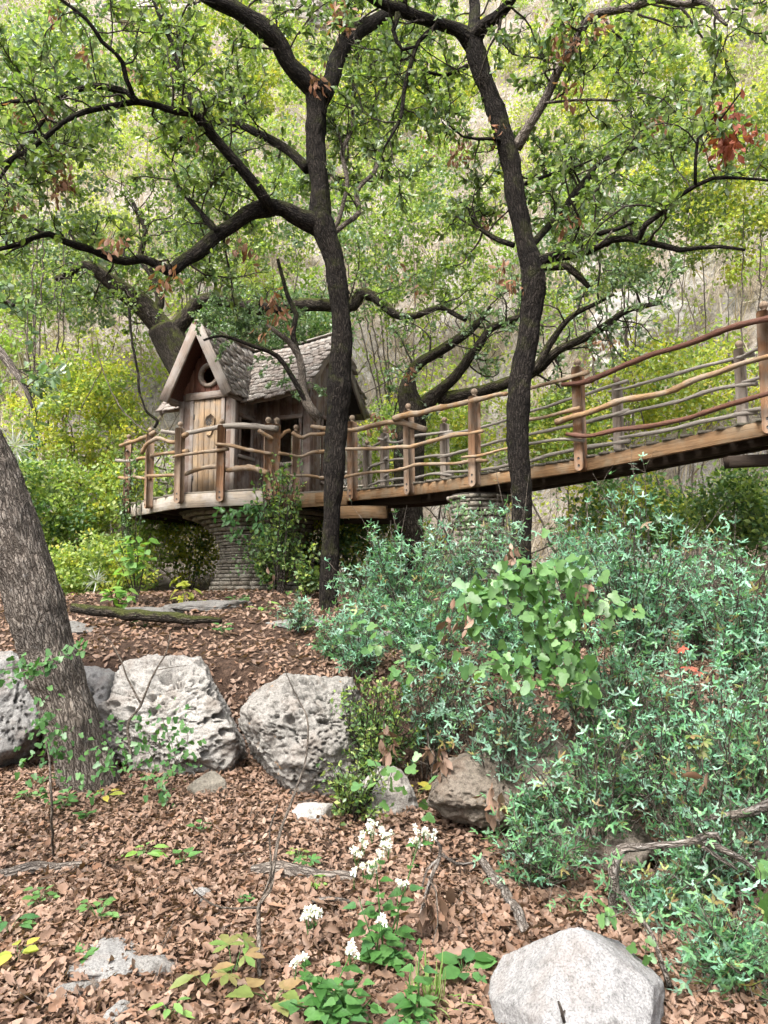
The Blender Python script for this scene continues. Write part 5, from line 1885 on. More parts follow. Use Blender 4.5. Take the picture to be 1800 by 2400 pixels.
# ------------------------------------------------------------------ logs and dead branches
def branchy(name, label, paths, mat, cat='branch', seg=10, rough=.25):
    t = thing(name, label, cat, paths[0][0][0])
    for i, (pts, rad) in enumerate(paths):
        p, r = resample(np.array(pts), np.array(rad), .03)
        p = p + .010 * np.stack([vnoise(p * 9 + k * 7, 3 + i) for k in range(3)], -1)
        g = Geo()
        tube(g, p, r, seg, rough, 9, 200 + i)
        obj('stem' if i == 0 else 'side_branch', g, mat, t, True, True)
    return t


branchy('dead_branch', 'crooked grey dead branch bending over at right, above the pale boulder',
        [([P(1438, 2180, 3.75), P(1440, 2100, 3.75), P(1438, 2040, 3.75), P(1455, 1995, 3.75), P(1510, 1985, 3.75), P(1580, 1975, 3.7), P(1640, 1972, 3.65), P(1700, 1995, 3.6), P(1745, 2020, 3.6), P(1790, 2060, 3.6)], [.024, .024, .025, .024, .018, .016, .016, .015, .012, .008]),
         ([P(1640, 1972, 3.65), P(1655, 1960, 3.62), P(1680, 1958, 3.6), P(1690, 1975, 3.6)], [.02, .016, .014, .008]),
         ([P(1650, 1985, 3.65), P(1700, 2020, 3.62), P(1730, 2040, 3.6)], [.012, .009, .006])], M['dead'])
branchy('dead_branch', 'pale broken branch reaching in from the right edge', [([P(1840, 1860, 3.7), P(1790, 1890, 3.7), P(1740, 1908, 3.75), P(1690, 1915, 3.8), P(1640, 1925, 3.85)], [.03, .026, .02, .016, .008])], M['dead'])
a0 = ground_at(1130, 2045); a1 = ground_at(1235, 2200)
branchy('log', 'short grey lichened log lying on dark leaves left of the pale boulder', [([a0 + [0, 0, .06], (a0 + a1) / 2 + [.01, 0, .045], a1 + [0, 0, .03]], [.022, .028, .024])], M['dead'], 'log')
a0 = ground_at(655, 2065); a1 = ground_at(830, 2080)
branchy('log', 'rotting dark log half buried behind the white-flowered plant', [([a0 + [-.15, .03, .03], a0 + [0, 0, .04], a1 + [0, 0, .03]], [.03, .045, .035])], M['bark_gray'], 'log')
a0 = ground_at(-10, 2065); a1 = ground_at(205, 2030)
branchy('log', 'mossy half-buried log at the left edge of the leaves', [([a0 + [0, 0, .01], a0 * .5 + a1 * .5 + [0, 0, .015], a1 + [0, 0, 0]], [.035, .034, .02])], M['bark_gray'], 'log')
a0 = ground_at(690, 2150); a1 = ground_at(830, 2130)
branchy('stick', 'grey fallen stick curving behind the white-flowered plant', [([a0 + [0, 0, .02], a0 * .6 + a1 * .4 + [0, .05, .04], a1 + [0, 0, .02]], [.012, .012, .007])], M['dead'], 'stick')
b0 = P(985, 2180, 3.7)
branchy('dead_branch', 'bare pale forked branch standing behind the white-flowered plant',
        [([b0, P(1000, 2090, 3.7), P(1030, 2010, 3.75), P(1035, 1985, 3.75), P(1020, 1960, 3.75)], [.009, .009, .009, .008, .006]), ([P(1033, 2000, 3.75), P(1065, 2020, 3.75), P(1110, 2025, 3.8)], [.008, .007, .006]), ([P(1030, 2010, 3.75), P(1000, 2040, 3.72), P(985, 2090, 3.7)], [.007, .006, .004])], M['dead'], seg=7)
a0 = ground_at(1540, 2200); a1 = ground_at(1590, 2390)
branchy('stick', 'thin pale stick lying right of the pale boulder', [([P(1460, 2090, 3.3), P(1530, 2200, 3.1), a1 + [0, .1, .05]], [.008, .008, .012])], M['dead'], 'stick')
branchy('stick', 'small forked twig leaning on the front of the pale boulder', [([P(1318, 2400, 2.60), P(1312, 2370, 2.60), P(1306, 2345, 2.62)], [.006, .006, .004]), ([P(1315, 2385, 2.60), P(1325, 2370, 2.60)], [.004, .003])], M['twig_dark'], 'stick', 6)
branchy('fallen_trunk', 'long mossy fallen trunk on the terrace behind the leaning oak', [([P(170, 1425, 8.3), P(300, 1440, 8.1), P(420, 1450, 8.0), P(520, 1455, 8.0)], [.05, .06, .055, .03])], M['bark_moss'], 'log')
# bare saplings
branchy('sapling', 'bare thin sapling forking upward in the middle of the leaf-covered ground',
        [([ground_at(607, 2320) + [0, 0, -.03], P(605, 2200, 3.35), P(606, 2120, 3.4), P(632, 2085, 3.4), P(642, 2020, 3.45), P(655, 1950, 3.5), P(690, 1860, 3.6), P(712, 1790, 3.65), P(722, 1700, 3.7), P(700, 1640, 3.75), P(660, 1560, 3.8)], [.010, .010, .009, .008, .008, .007, .006, .005, .004, .003, .002]),
         ([P(606, 2130, 3.4), P(560, 2130, 3.4), P(500, 2120, 3.38), P(460, 2090, 3.35), P(445, 2060, 3.35)], [.006, .005, .004, .003, .002]),
         ([P(615, 2100, 3.4), P(635, 2040, 3.4), P(634, 1950, 3.4), P(648, 1890, 3.42)], [.006, .005, .004, .003]),
         ([P(690, 1880, 3.6), P(740, 1875, 3.6)], [.003, .002]), ([P(600, 2215, 3.35), P(560, 2250, 3.3)], [.003, .002])], M['twig'], 'sapling', 7, .15)
branchy('sapling', 'single bare upright stem at the left on the leaf-covered ground', [([ground_at(125, 2005) + [0, 0, -.03], P(122, 1900, 4.2), P(118, 1800, 4.2), P(112, 1740, 4.2)], [.007, .007, .006, .005])], M['twig'], 'sapling', 6, .1)
branchy('sapling', 'bare branching shrub stem in front of the holed boulder',
        [([P(310, 1790, 5.3), P(300, 1700, 5.3), P(330, 1650, 5.3), P(355, 1590, 5.3), P(390, 1530, 5.35), P(400, 1480, 5.4)], [.010, .010, .009, .007, .005, .003]), ([P(330, 1650, 5.3), P(300, 1590, 5.3), P(280, 1540, 5.3), P(240, 1490, 5.35)], [.008, .006, .004, .003]), ([P(370, 1570, 5.3), P(440, 1560, 5.3)], [.003, .002])], M['twig'], 'sapling', 6, .1)
branchy('hanging_stem', 'bare dark stem curving down to the left end of the deck railing',
        [([P(302, 720, 11.2), P(308, 790, 11.2), P(322, 870, 11.15), P(328, 920, 11.1), P(345, 965, 11.05), P(368, 985, 11.05), P(362, 1003, 11.05)], [.022, .02, .018, .017, .018, .024, .018])], M['bark_dark'], 'vine', 7)
branchy('hanging_stem', 'thin bare stem slanting to the corner post of the deck railing',
        [([P(228, 820, 11.4), P(245, 880, 11.4), P(280, 950, 11.3), P(320, 995, 11.2), P(348, 1012, 11.15)], [.008, .009, .010, .010, .008]), ([P(240, 860, 11.4), P(215, 910, 11.5), P(190, 960, 11.5), P(185, 1000, 11.5)], [.008, .008, .006, .004])], M['twig'], 'vine', 6)

# ------------------------------------------------------------------ shrubs and plants
def grow_plant(name, label, cat, base, tips, tpls, mats, nleaf, size, rng, r0=.006, wood='twig', twn=3, tw=(.08, .2), group=None, lo=.35, up=1.0, spread=.8, leafname='foliage', curl=.18, mix=None, taxis=.5):
    """stems from the base to every tip, short twigs on them, leaves along the twigs"""
    t = thing(name, label, cat, base, group)
    st, lv = Geo(), Geo()
    Pn, D = [], []
    for tip in tips:
        b0 = base + rng.normal(0, .03, 3) * [1, 1, 0]
        L = np.linalg.norm(tip - b0)
        mid = (b0 + tip) / 2 + [0, 0, L * .10] + rng.normal(0, .05 * L, 3)
        pts, rad = resample([b0, b0 * .4 + mid * .6, mid * .45 + tip * .55, tip], [r0, r0 * .8, r0 * .6, r0 * .35], max(.05, L / 14))
        pts = pts + rng.normal(0, .006, pts.shape)
        tube(st, pts, rad, 4, cap=False)
        lines = [pts[int(len(pts) * lo):]]
        for k in range(twn):
            i = rng.integers(int(len(pts) * lo), len(pts) - 1)
            d = rdir(rng, 1)[0] + unit(pts[i + 1] - pts[i]) * .9 + [0, 0, .3]
            tw_ = wander(rng, pts[i], d, rng.uniform(*tw), 4, curl)
            tube(st, tw_, np.linspace(r0 * .4, r0 * .2, 5), 3, cap=False)
            lines.append(tw_)
        per = max(1, int(round(nleaf / len(tips) / len(lines))))
        for ln in lines:
            k = max(1, rng.poisson(per))
            f = rng.uniform(0, .999, k) * (len(ln) - 1)
            i = f.astype(int)
            fr = (f - i)[:, None]
            Pn.append(ln[i] * (1 - fr) + ln[np.minimum(i + 1, len(ln) - 1)] * fr)
            ax = unit(ln[-1] - ln[0])
            D.append(rng.normal(0, spread, (k, 3)) + ax * taxis)
    Pn, D = np.concatenate(Pn), unit(np.concatenate(D))
    N = rdir(rng, len(Pn), up)
    S = rng.uniform(size[0], size[1], len(Pn))
    wh = rng.integers(0, len(tpls), len(Pn))
    mi = np.zeros(len(Pn), int) if mix is None else (rng.uniform(0, 1, len(Pn)) < mix).astype(int) if not isinstance(mix, tuple) else rng.choice(len(mix), len(Pn), p=mix)
    for k in range(len(tpls)):
        for m_ in range(len(mats)):
            m = (wh == k) & (mi == m_)
            place(lv, tpls[k], Pn[m], D[m], N[m], S[m], m_)
    tag(obj('stems', st, M[wood], t, False, True), None, None, None, 'stuff')
    obj(leafname, lv, [M[x] for x in mats], t)
    return t


def shell(rng, c, rx, ry, rz, n, inner=.55, floor=-.6):
    v = rdir(rng, n * 3)
    v = v[v[:, 2] > floor][:n]
    return c + v * np.array([rx, ry, rz]) * rng.uniform(inner, 1, (len(v), 1))


rng = np.random.default_rng(51)
pm = lambda px, d: px * d / 1800                     # photo pixels to metres at a distance
AG = [('tall blue-green spiny shrub covering the middle of the footbridge beam', (1500, 1300), 5.6, 210, 240, 62, 1500, .65),
      ('thin upright spray of spiny leaves in front of the leaning oak by the bridge', (1205, 1190), 6.1, 50, 190, 14, 260, .25),
      ('rounded spiny blue-green shrub between the two dark oak trunks', (960, 1310), 6.9, 185, 140, 54, 1200, .55),
      ('spiny shrub at the right edge under the near end of the bridge', (1745, 1400), 4.9, 130, 200, 36, 700, .45),
      ('dense pale blue-green spiny shrub at the right edge, halfway down', (1640, 1600), 4.5, 220, 150, 52, 1250, .5),
      ('spiny shrub below the lobed-leaf vine, above the stained ledge', (1180, 1640), 4.9, 200, 120, 40, 700, .45),
      ('spiny shrub trailing over the bank above the dead branch', (1400, 1790), 4.25, 210, 110, 40, 620, .4),
      ('low spiny shrub right of the crooked dead branch', (1690, 1960), 3.75, 160, 140, 36, 600, .4),
      ('spiny sprigs hanging over the soil left of the dead branch', (1270, 1990), 4.0, 150, 90, 24, 300, .3),
      ('spiny shrub in the bottom right corner', (1720, 2240), 3.1, 130, 130, 30, 480, .3),
      ('spiny shrub filling the hollow right of the lobed-leaf vine', (1460, 1540), 4.95, 170, 130, 44, 850, .45),
      ('spiny shrub behind the lobed-leaf vine, at the foot of the leaning oak', (1210, 1430), 5.9, 190, 110, 44, 850, .5),
      ('deep green spiny shrub in the lower right, under the arched dead branch', (1570, 2100), 3.7, 150, 80, 26, 380, .3),
      ('spiny shrub hiding the foot of the stone pier under the footbridge', (1100, 1275), 7.6, 130, 120, 40, 800, .4),
      ('spiny shrub just right of the foot of the dark forking oak', (850, 1370), 7.6, 90, 80, 26, 450, .35),
      ('spiny shrub on the bank face left of the brown rock', (1260, 1880), 4.5, 110, 70, 22, 330, .3),
      ('spiny shrub on the bank at the right, above the pale broken branch', (1620, 1790), 4.1, 180, 110, 44, 850, .4),
      ('spiny blue-green sprays at the centre, right of the dark evergreen shrub', (1030, 1560), 5.6, 130, 100, 32, 560, .4),
      ('wide spiny shrub at the centre, between the dark evergreen shrub and the vine', (1000, 1440), 6.2, 170, 100, 46, 900, .5),
      ('spiny shrub directly under the middle of the footbridge', (1360, 1260), 6.6, 130, 120, 40, 750, .45),
      ('pale spiny shrub below the lobed-leaf vine at its right', (1430, 1660), 4.6, 140, 80, 24, 320, .3),
      ('spiny shrub at the right edge between the creeper and the pale broken branch', (1760, 1720), 4.0, 110, 110, 30, 500, .35),
      ('spiny tuft on the terrace left of the evergreen shrub', (790, 1480), 6.8, 80, 60, 20, 300, .3),
      ('spiny shrub at the upper right behind the other spiny shrubs', (1640, 1330), 6.0, 150, 130, 40, 700, .45),
      ('sparse spiny shrub over the terrace right of the pale pitted boulder', (850, 1470), 6.4, 120, 90, 24, 330, .4),
      ('small spiny sprigs at the foot of the dark oak in front of the playhouse', (690, 1420), 7.8, 60, 40, 12, 130, .2)]
for i, (lab, (u, v), d, rx, rz, ns, nl, ry) in enumerate(AG):
    c = P(u, v, d)
    gz_ = Hs(c[0], d + .1)
    base = np.array([c[0] + rng.uniform(-.05, .05), d + .12, max(gz_ - .02, c[2] - pm(rz, d) * 1.25)])
    base[2] = min(base[2], gz_ + .02) if gz_ > c[2] - pm(rz, d) * 1.6 else gz_
    tips = shell(rng, c, pm(rx, d) * 1.1, ry, pm(rz, d) * 1.05, int(ns * 1.2), .25, -.9)
    tips = np.array([[t_[0], t_[1], max(t_[2], Hs(t_[0], t_[1]) + .05)] for t_ in tips])
    sz = (.048, .078) if d > 4.6 else (.044, .072)
    low = v > 1650
    mats = ['agarita', 'agarita_pale', 'agarita_new', 'agarita_old']
    wts = [(.62, .22, .12, .04), (.30, .56, .09, .05), (.40, .15, .40, .05), (.75, .10, .10, .05)][i % 4] if not low else [(.16, .12, .64, .08), (.30, .22, .40, .08), (.10, .08, .76, .06)][i % 3]
    grow_plant('spiny_shrub', lab, 'shrub', base, tips, [T_AGA], mats, int(nl * (1.0 if low else 1.3)), (sz[0] * 1.0, sz[1] * 1.22), rng, .0055, 'twig', 7, (.08, .26), 'spiny blue-green shrubs on the bank', .22, 1.1, .75, 'foliage', .2, wts, .35)

# dark fine-leaved shrub over the pale boulder
for lab, (u, v), d, rx, rz, ry, ns, nl, mt in [
        ('dark small-leaved evergreen shrub spilling over the pale pitted boulder', (880, 1680), 5.5, 130, 150, .4, 46, 2600, ['bushd', 'bushg']),
        ('small-leaved green shrub beneath the dark evergreen one', (830, 1850), 5.0, 90, 80, .3, 24, 800, ['bushg', 'bushd']),
        ('leafy evergreen climbing over the railing corner at the deck entrance', (660, 1120), 9.75, 70, 110, .25, 30, 1300, ['bushd', 'bushg']),
        ('leafy shrub hiding the right side of the stone pillar', (640, 1270), 10.3, 90, 110, .35, 34, 1700, ['bushd', 'bushg']),
        ('low green shrub at the foot of the pillar beside the dark oak', (720, 1330), 9.5, 60, 60, .25, 20, 600, ['bushg', 'bushd']),
        ('small-leaved shrub hugging the corner post of the deck', (300, 1130), 11.4, 40, 110, .2, 18, 700, ['bushd', 'oak_blue'])]:
    c = P(u, v, d)
    gz_ = Hs(c[0], d)
    base = np.array([c[0], d + .1, gz_ - .02])
    tips = shell(rng, c, pm(rx, d), ry, pm(rz, d), ns, .3, -.8)
    grow_plant('evergreen_shrub', lab, 'shrub', base, tips, [TDW, T_LANCE] if d < 6 else [TDW], mt, nl, (.025, .045) if d < 6 else (.045, .075), rng, .006, 'twig_dark', 5, (.1, .25), None, .3, 1.0, .8, 'foliage', .2, .45)

# lobed-leaf vines
def vine(label, strands, size, nper, rng, mats=('vine',), tpl=T_VINE, jitter=.05, fall=.0):
    t = thing('vine', label, 'vine', strands[0][0])
    st, lv = Geo(), Geo()
    for s_ in strands:
        p, r = resample(np.array(s_), np.full(len(s_), .0025), .04)
        p = p + rng.normal(0, .004, p.shape)
        tube(st, p, r, 3, cap=False)
        k = max(3, int(nper * len(p) * .04))
        i = rng.integers(0, len(p), k)
        q_ = p[i] + rng.normal(0, jitter, (k, 3))
        d = rng.normal(0, .6, (k, 3)) + [0, -.25, -.55 - fall]
        n_ = rng.normal(0, .45, (k, 3)) + [0, -.75, .75]
        place(lv, tpl, q_, d, n_, rng.uniform(size[0], size[1], k), 0)
    tag(obj('stems', st, M['twig'], t, False, True), None, None, None, 'stuff')
    obj('leaves', lv, [M[m_] for m_ in mats], t)
    return t


def pxs(d, *pts):
    return [P(u, v, d) for u, v in pts]


rng = np.random.default_rng(61)
vine('broad lobed vine leaves cascading over the spiny shrubs at centre right', [pxs(4.55, (1130, 1400), (1190, 1345), (1260, 1330), (1330, 1350), (1370, 1360)), pxs(4.5, (1250, 1335), (1270, 1400), (1290, 1480), (1310, 1560), (1320, 1610)),
      pxs(4.5, (1290, 1350), (1320, 1420), (1330, 1500), (1350, 1570), (1370, 1610)), pxs(4.5, (1200, 1350), (1240, 1430), (1265, 1500), (1280, 1560)), pxs(4.55, (1160, 1370), (1120, 1440), (1080, 1480)), pxs(4.5, (1330, 1380), (1400, 1400), (1450, 1420)),
      pxs(4.45, (1120, 1560), (1200, 1560), (1260, 1575), (1300, 1600))], (.05, .09), 120, rng, jitter=.07)
vine('heart-shaped vine leaves trailing over the shrub right of the pale boulder', [pxs(5.6, (830, 1460), (870, 1490), (900, 1520)), pxs(5.5, (960, 1530), (1000, 1530), (1040, 1545)), pxs(5.4, (900, 1500), (930, 1560), (950, 1600))], (.06, .09), 34, rng)
vine('lobed vine leaves low over the rocks beneath the dark evergreen shrub', [pxs(4.7, (870, 1770), (890, 1810), (900, 1850)), pxs(4.7, (920, 1800), (910, 1840)), pxs(4.7, (975, 1870), (1010, 1890)), pxs(4.6, (970, 1780), (1000, 1790))], (.06, .09), 34, rng)
vine('string of notched vine leaves hanging behind the pale boulder', [pxs(3.05, (1390, 2110), (1410, 2150), (1460, 2140), (1500, 2150), (1520, 2190), (1515, 2240))], (.035, .055), 55, rng, jitter=.012)
vine('pale lobed leaves climbing at the right edge by the dead branch', [pxs(3.3, (1760, 1990), (1780, 2050), (1775, 2120), (1800, 2180))], (.06, .09), 40, rng)
vine('leafy creeper strand stretched across the leaning grey trunk', [pxs(5.15, (-10, 1600), (60, 1580), (110, 1560), (160, 1525), (200, 1510)), pxs(5.15, (0, 1570), (70, 1560), (130, 1545))], (.03, .055), 95, rng, ('herb',), jitter=.03)
vine('ivy-like leaves around the foot of the leaning grey trunk', [pxs(5.05, (80, 1690), (110, 1740), (90, 1800)), pxs(5.1, (100, 1640), (130, 1700), (150, 1780)), pxs(5.0, (230, 1720), (260, 1770), (250, 1830)), pxs(5.0, (60, 1810), (130, 1830), (200, 1840))], (.025, .05), 120, rng, ('herb',), jitter=.06)
vine('green creeper climbing the lower front of the holed boulder', [pxs(5.35, (250, 1710), (290, 1760), (330, 1800)), pxs(5.35, (380, 1680), (400, 1740), (420, 1790)), pxs(5.4, (430, 1680), (440, 1740), (400, 1800)), pxs(5.4, (320, 1700), (350, 1760), (370, 1810))], (.025, .05), 120, rng, ('herb',), jitter=.06)
vine('thin creeper strands beside the small cream rock', [pxs(5.2, (380, 1840), (395, 1900), (400, 1930)), pxs(5.2, (355, 1820), (370, 1860))], (.025, .045), 80, rng, ('herb',), jitter=.035)
vine('small leaves trailing over the stone pier under the footbridge', [pxs(8.45, (1075, 1180), (1090, 1220), (1085, 1260)), pxs(8.4, (1130, 1190), (1150, 1230), (1140, 1270)), pxs(8.4, (1100, 1210), (1120, 1250), (1160, 1260))], (.035, .06), 190, rng, ('bushd',), TDW, .07)
vine('small leaves creeping over the stonework of the pillar', [pxs(10.7, (560, 1330), (600, 1300), (640, 1260), (660, 1220)), pxs(10.65, (540, 1250), (580, 1270), (620, 1310)), pxs(10.7, (590, 1210), (610, 1260), (600, 1330)), pxs(10.6, (680, 1230), (690, 1290), (670, 1350))], (.04, .065), 150, rng, ('bushd',), TDW, .07)
vine('leafy vine hanging from the deck edge beside the pillar top', [pxs(10.0, (520, 1210), (560, 1195), (600, 1190), (640, 1180)), pxs(10.0, (530, 1200), (550, 1235), (560, 1260)), pxs(10.0, (600, 1200), (620, 1240), (640, 1260))], (.06, .10), 110, rng, ('herb',), T_WIDE, .06)

# saplings with large pale leaves
def leafy(name, label, base, pts, tpl, mat, size, n, rng, spread=.1, cat='sapling', r0=.008, mats=None):
    t = thing(name, label, cat, base)
    st, lv = Geo(), Geo()
    for q_ in pts:
        p, r = resample(np.array([base] + [(base + q_) / 2 + [0, .03, .04]] + [q_]), np.array([r0, r0 * .7, r0 * .4]), .06)
        tube(st, p, r, 4, cap=False)
        f = rng.uniform(.55, 1, n)
        i = (f * (len(p) - 1)).astype(int)
        d = rng.normal(0, .7, (n, 3)) * [1, .8, .35] + [0, -.15, -.12]
        place(lv, tpl, p[i] + rng.normal(0, spread * .3, (n, 3)), d, rng.normal(0, .3, (n, 3)) + [0, -.4, 1], rng.uniform(size[0], size[1], n))
    tag(obj('stems', st, M['twig'], t, False, True), None, None, None, 'stuff')
    obj('leaves', lv, M[mat], t)
    return t


leafy('sapling', 'sapling with large pale green leaves left of the stone pillar', ground_at(320, 1420), pxs(9.0, (275, 1260), (320, 1240), (350, 1255), (300, 1290), (260, 1290), (340, 1290), (300, 1235)), T_WIDE, 'lime', (.11, .19), 7, rng)
leafy('sapling', 'low sapling with pale leaves near the trunk of the leaning oak', ground_at(270, 1440), pxs(8.4, (250, 1370), (290, 1360), (270, 1390), (310, 1390)), T_WIDE, 'lime', (.10, .16), 6, rng)
leafy('sapling', 'yellow-green sapling just left of the foot of the pillar', ground_at(440, 1430), pxs(9.3, (400, 1370), (440, 1360), (470, 1385), (430, 1400), (410, 1345)), T_LANCE, 'bushy', (.10, .18), 6, rng)
leafy('creeper', 'five-leaflet creeper with yellowing leaves at right above the dead branch', P(1640, 1800, 3.9), pxs(3.85, (1610, 1690), (1650, 1690), (1610, 1735), (1670, 1720)), T_PALM, 'creeper', (.045, .06), 2, rng, .02, 'plant', .003)
leafy('creeper', 'creeper sprig with red leaves among the pale spiny shrub', P(1640, 1640, 4.0), pxs(3.95, (1610, 1530), (1650, 1545), (1600, 1490)), T_PALM, 'red', (.04, .06), 1, rng, .02, 'plant', .003)

# white-flowered herb: toothed leaves in pairs, heads of small florets
def herb(label, base, stems, heads, rng, size=(.06, .095), per=9, cat='plant', name='flowering_herb'):
    t = thing(name, label, cat, base)
    st, lv, fl = Geo(), Geo(), Geo()
    for tip, n in stems:
        p, r = resample(np.array([base + rng.normal(0, .02, 3) * [1, 1, 0], base * .45 + tip * .55 + rng.normal(0, .02, 3), tip]), np.array([.004, .0035, .002]), .03)
        tube(st, p, r, 4, cap=False)
        f = np.linspace(.25, .97, n)
        for k, ff in enumerate(f):
            i = int(ff * (len(p) - 1))
            a = k * 1.57 + rng.uniform(-.5, .5)
            for sg in (0, math.pi):
                d = np.array([math.cos(a + sg), math.sin(a + sg) * .8 - .2, rng.uniform(-.35, .15)])
                s_ = rng.uniform(*size) * (1.15 - .5 * ff)
                place(lv, T_HERB, [p[i] + unit(d) * .02], [d], [[rng.normal(0, .2), -.35, 1]], [s_])
    for c, n, sp_ in heads:
        fl = Geo()
        for k in range(n):
            q_ = c + rng.normal(0, sp_, 3)
            b_ = c + [0, .0, -.06]
            tube(st, np.array([b_, (b_ + q_) / 2 + [0, 0, -.01], q_]), np.array([.0015, .0012, .001]), 3, cap=False)
            m = 22
            v_ = rdir(rng, m, .6)
            place(fl, TDW, q_ + v_ * .004, v_ + rng.normal(0, .2, (m, 3)), rdir(rng, m), rng.uniform(.009, .016, m))
        obj('flower_head', fl, M['petal'], t, origin=c)
    tag(obj('stems', st, M['herb'], t, False, True), None, None, None, 'stuff')
    obj('leaves', lv, M['herb'], t)
    return t


rng = np.random.default_rng(71)
hb = ground_at(900, 2260)
herb('tall herb with clusters of fluffy white flowers in the centre foreground', hb,
     [(P(880, 2010, 3.35), 6), (P(840, 2100, 3.35), 5), (P(930, 2090, 3.4), 5), (P(900, 2150, 3.3), 4), (P(950, 2200, 3.3), 4), (P(985, 1960, 3.5), 5), (P(860, 2220, 3.25), 3)],
     [(P(872, 1942, 3.35), 6, .014), (P(900, 1950, 3.35), 5, .013), (P(850, 1970, 3.35), 5, .013), (P(835, 1995, 3.35), 5, .012), (P(910, 1980, 3.35), 7, .016), (P(892, 2005, 3.35), 3, .010), (P(868, 2025, 3.35), 5, .013), (P(855, 2035, 3.35), 4, .011), (P(830, 2050, 3.33), 2, .008),
      (P(990, 1945, 3.5), 6, .014), (P(1010, 1955, 3.5), 4, .01), (P(967, 1972, 3.5), 4, .012), (P(948, 2072, 3.4), 4, .010)], rng)
herb('shorter leafy herb with a few white flower heads at the bottom centre', ground_at(800, 2390),
     [(P(820, 2240, 3.0), 5), (P(760, 2280, 2.95), 5), (P(720, 2300, 2.95), 5), (P(850, 2290, 2.95), 5), (P(790, 2330, 2.9), 5), (P(700, 2260, 3.0), 4), (P(870, 2340, 2.9), 4), (P(750, 2370, 2.85), 4), (P(820, 2380, 2.85), 4), (P(680, 2350, 2.9), 4)],
     [(P(728, 2140, 3.1), 7, .015), (P(722, 2152, 3.1), 4, .010), (P(740, 2132, 3.1), 3, .008), (P(820, 2222, 3.0), 8, .014), (P(715, 2245, 3.0), 3, .008), (P(692, 2257, 3.0), 3, .008), (P(892, 2160, 3.1), 4, .010)], rng, (.06, .095))
herb('budding green herb between the flowering herb and the pale boulder', ground_at(980, 2400), [(P(965, 2260, 3.0), 5), (P(985, 2200, 3.05), 4), (P(950, 2300, 2.95), 4), (P(970, 2370, 2.85), 4), (P(1000, 2390, 2.85), 4)], [], rng, (.05, .085))

# small plants on the forest floor
def seedling(label, u, v, tpl, mat, size, n, rng, h=.08, d=None, name='seedling', cat='plant', spread=.8):
    b = ground_at(u, v) if d is None else P(u, v, d)
    t = thing(name, label, cat, b)
    st, lv = Geo(), Geo()
    for k in range(n):
        a = k * 2.4 + rng.uniform(-.4, .4)
        tp = b + [math.cos(a) * h * spread * rng.uniform(.3, 1), math.sin(a) * h * spread * rng.uniform(.3, 1), h * rng.uniform(.5, 1.1)]
        tube(st, np.array([b, (b + tp) / 2 + [0, 0, h * .15], tp]), np.array([.002, .0016, .001]), 3, cap=False)
        dd = np.array([math.cos(a), math.sin(a), rng.uniform(-.2, .35)])
        place(lv, tpl, [tp], [dd], [[rng.normal(0, .2), -.25, 1]], [rng.uniform(*size)])
    tag(obj('stems', st, M['herb'], t, False, True), None, None, None, 'stuff')
    obj('leaves', lv, M[mat], t)
    return t


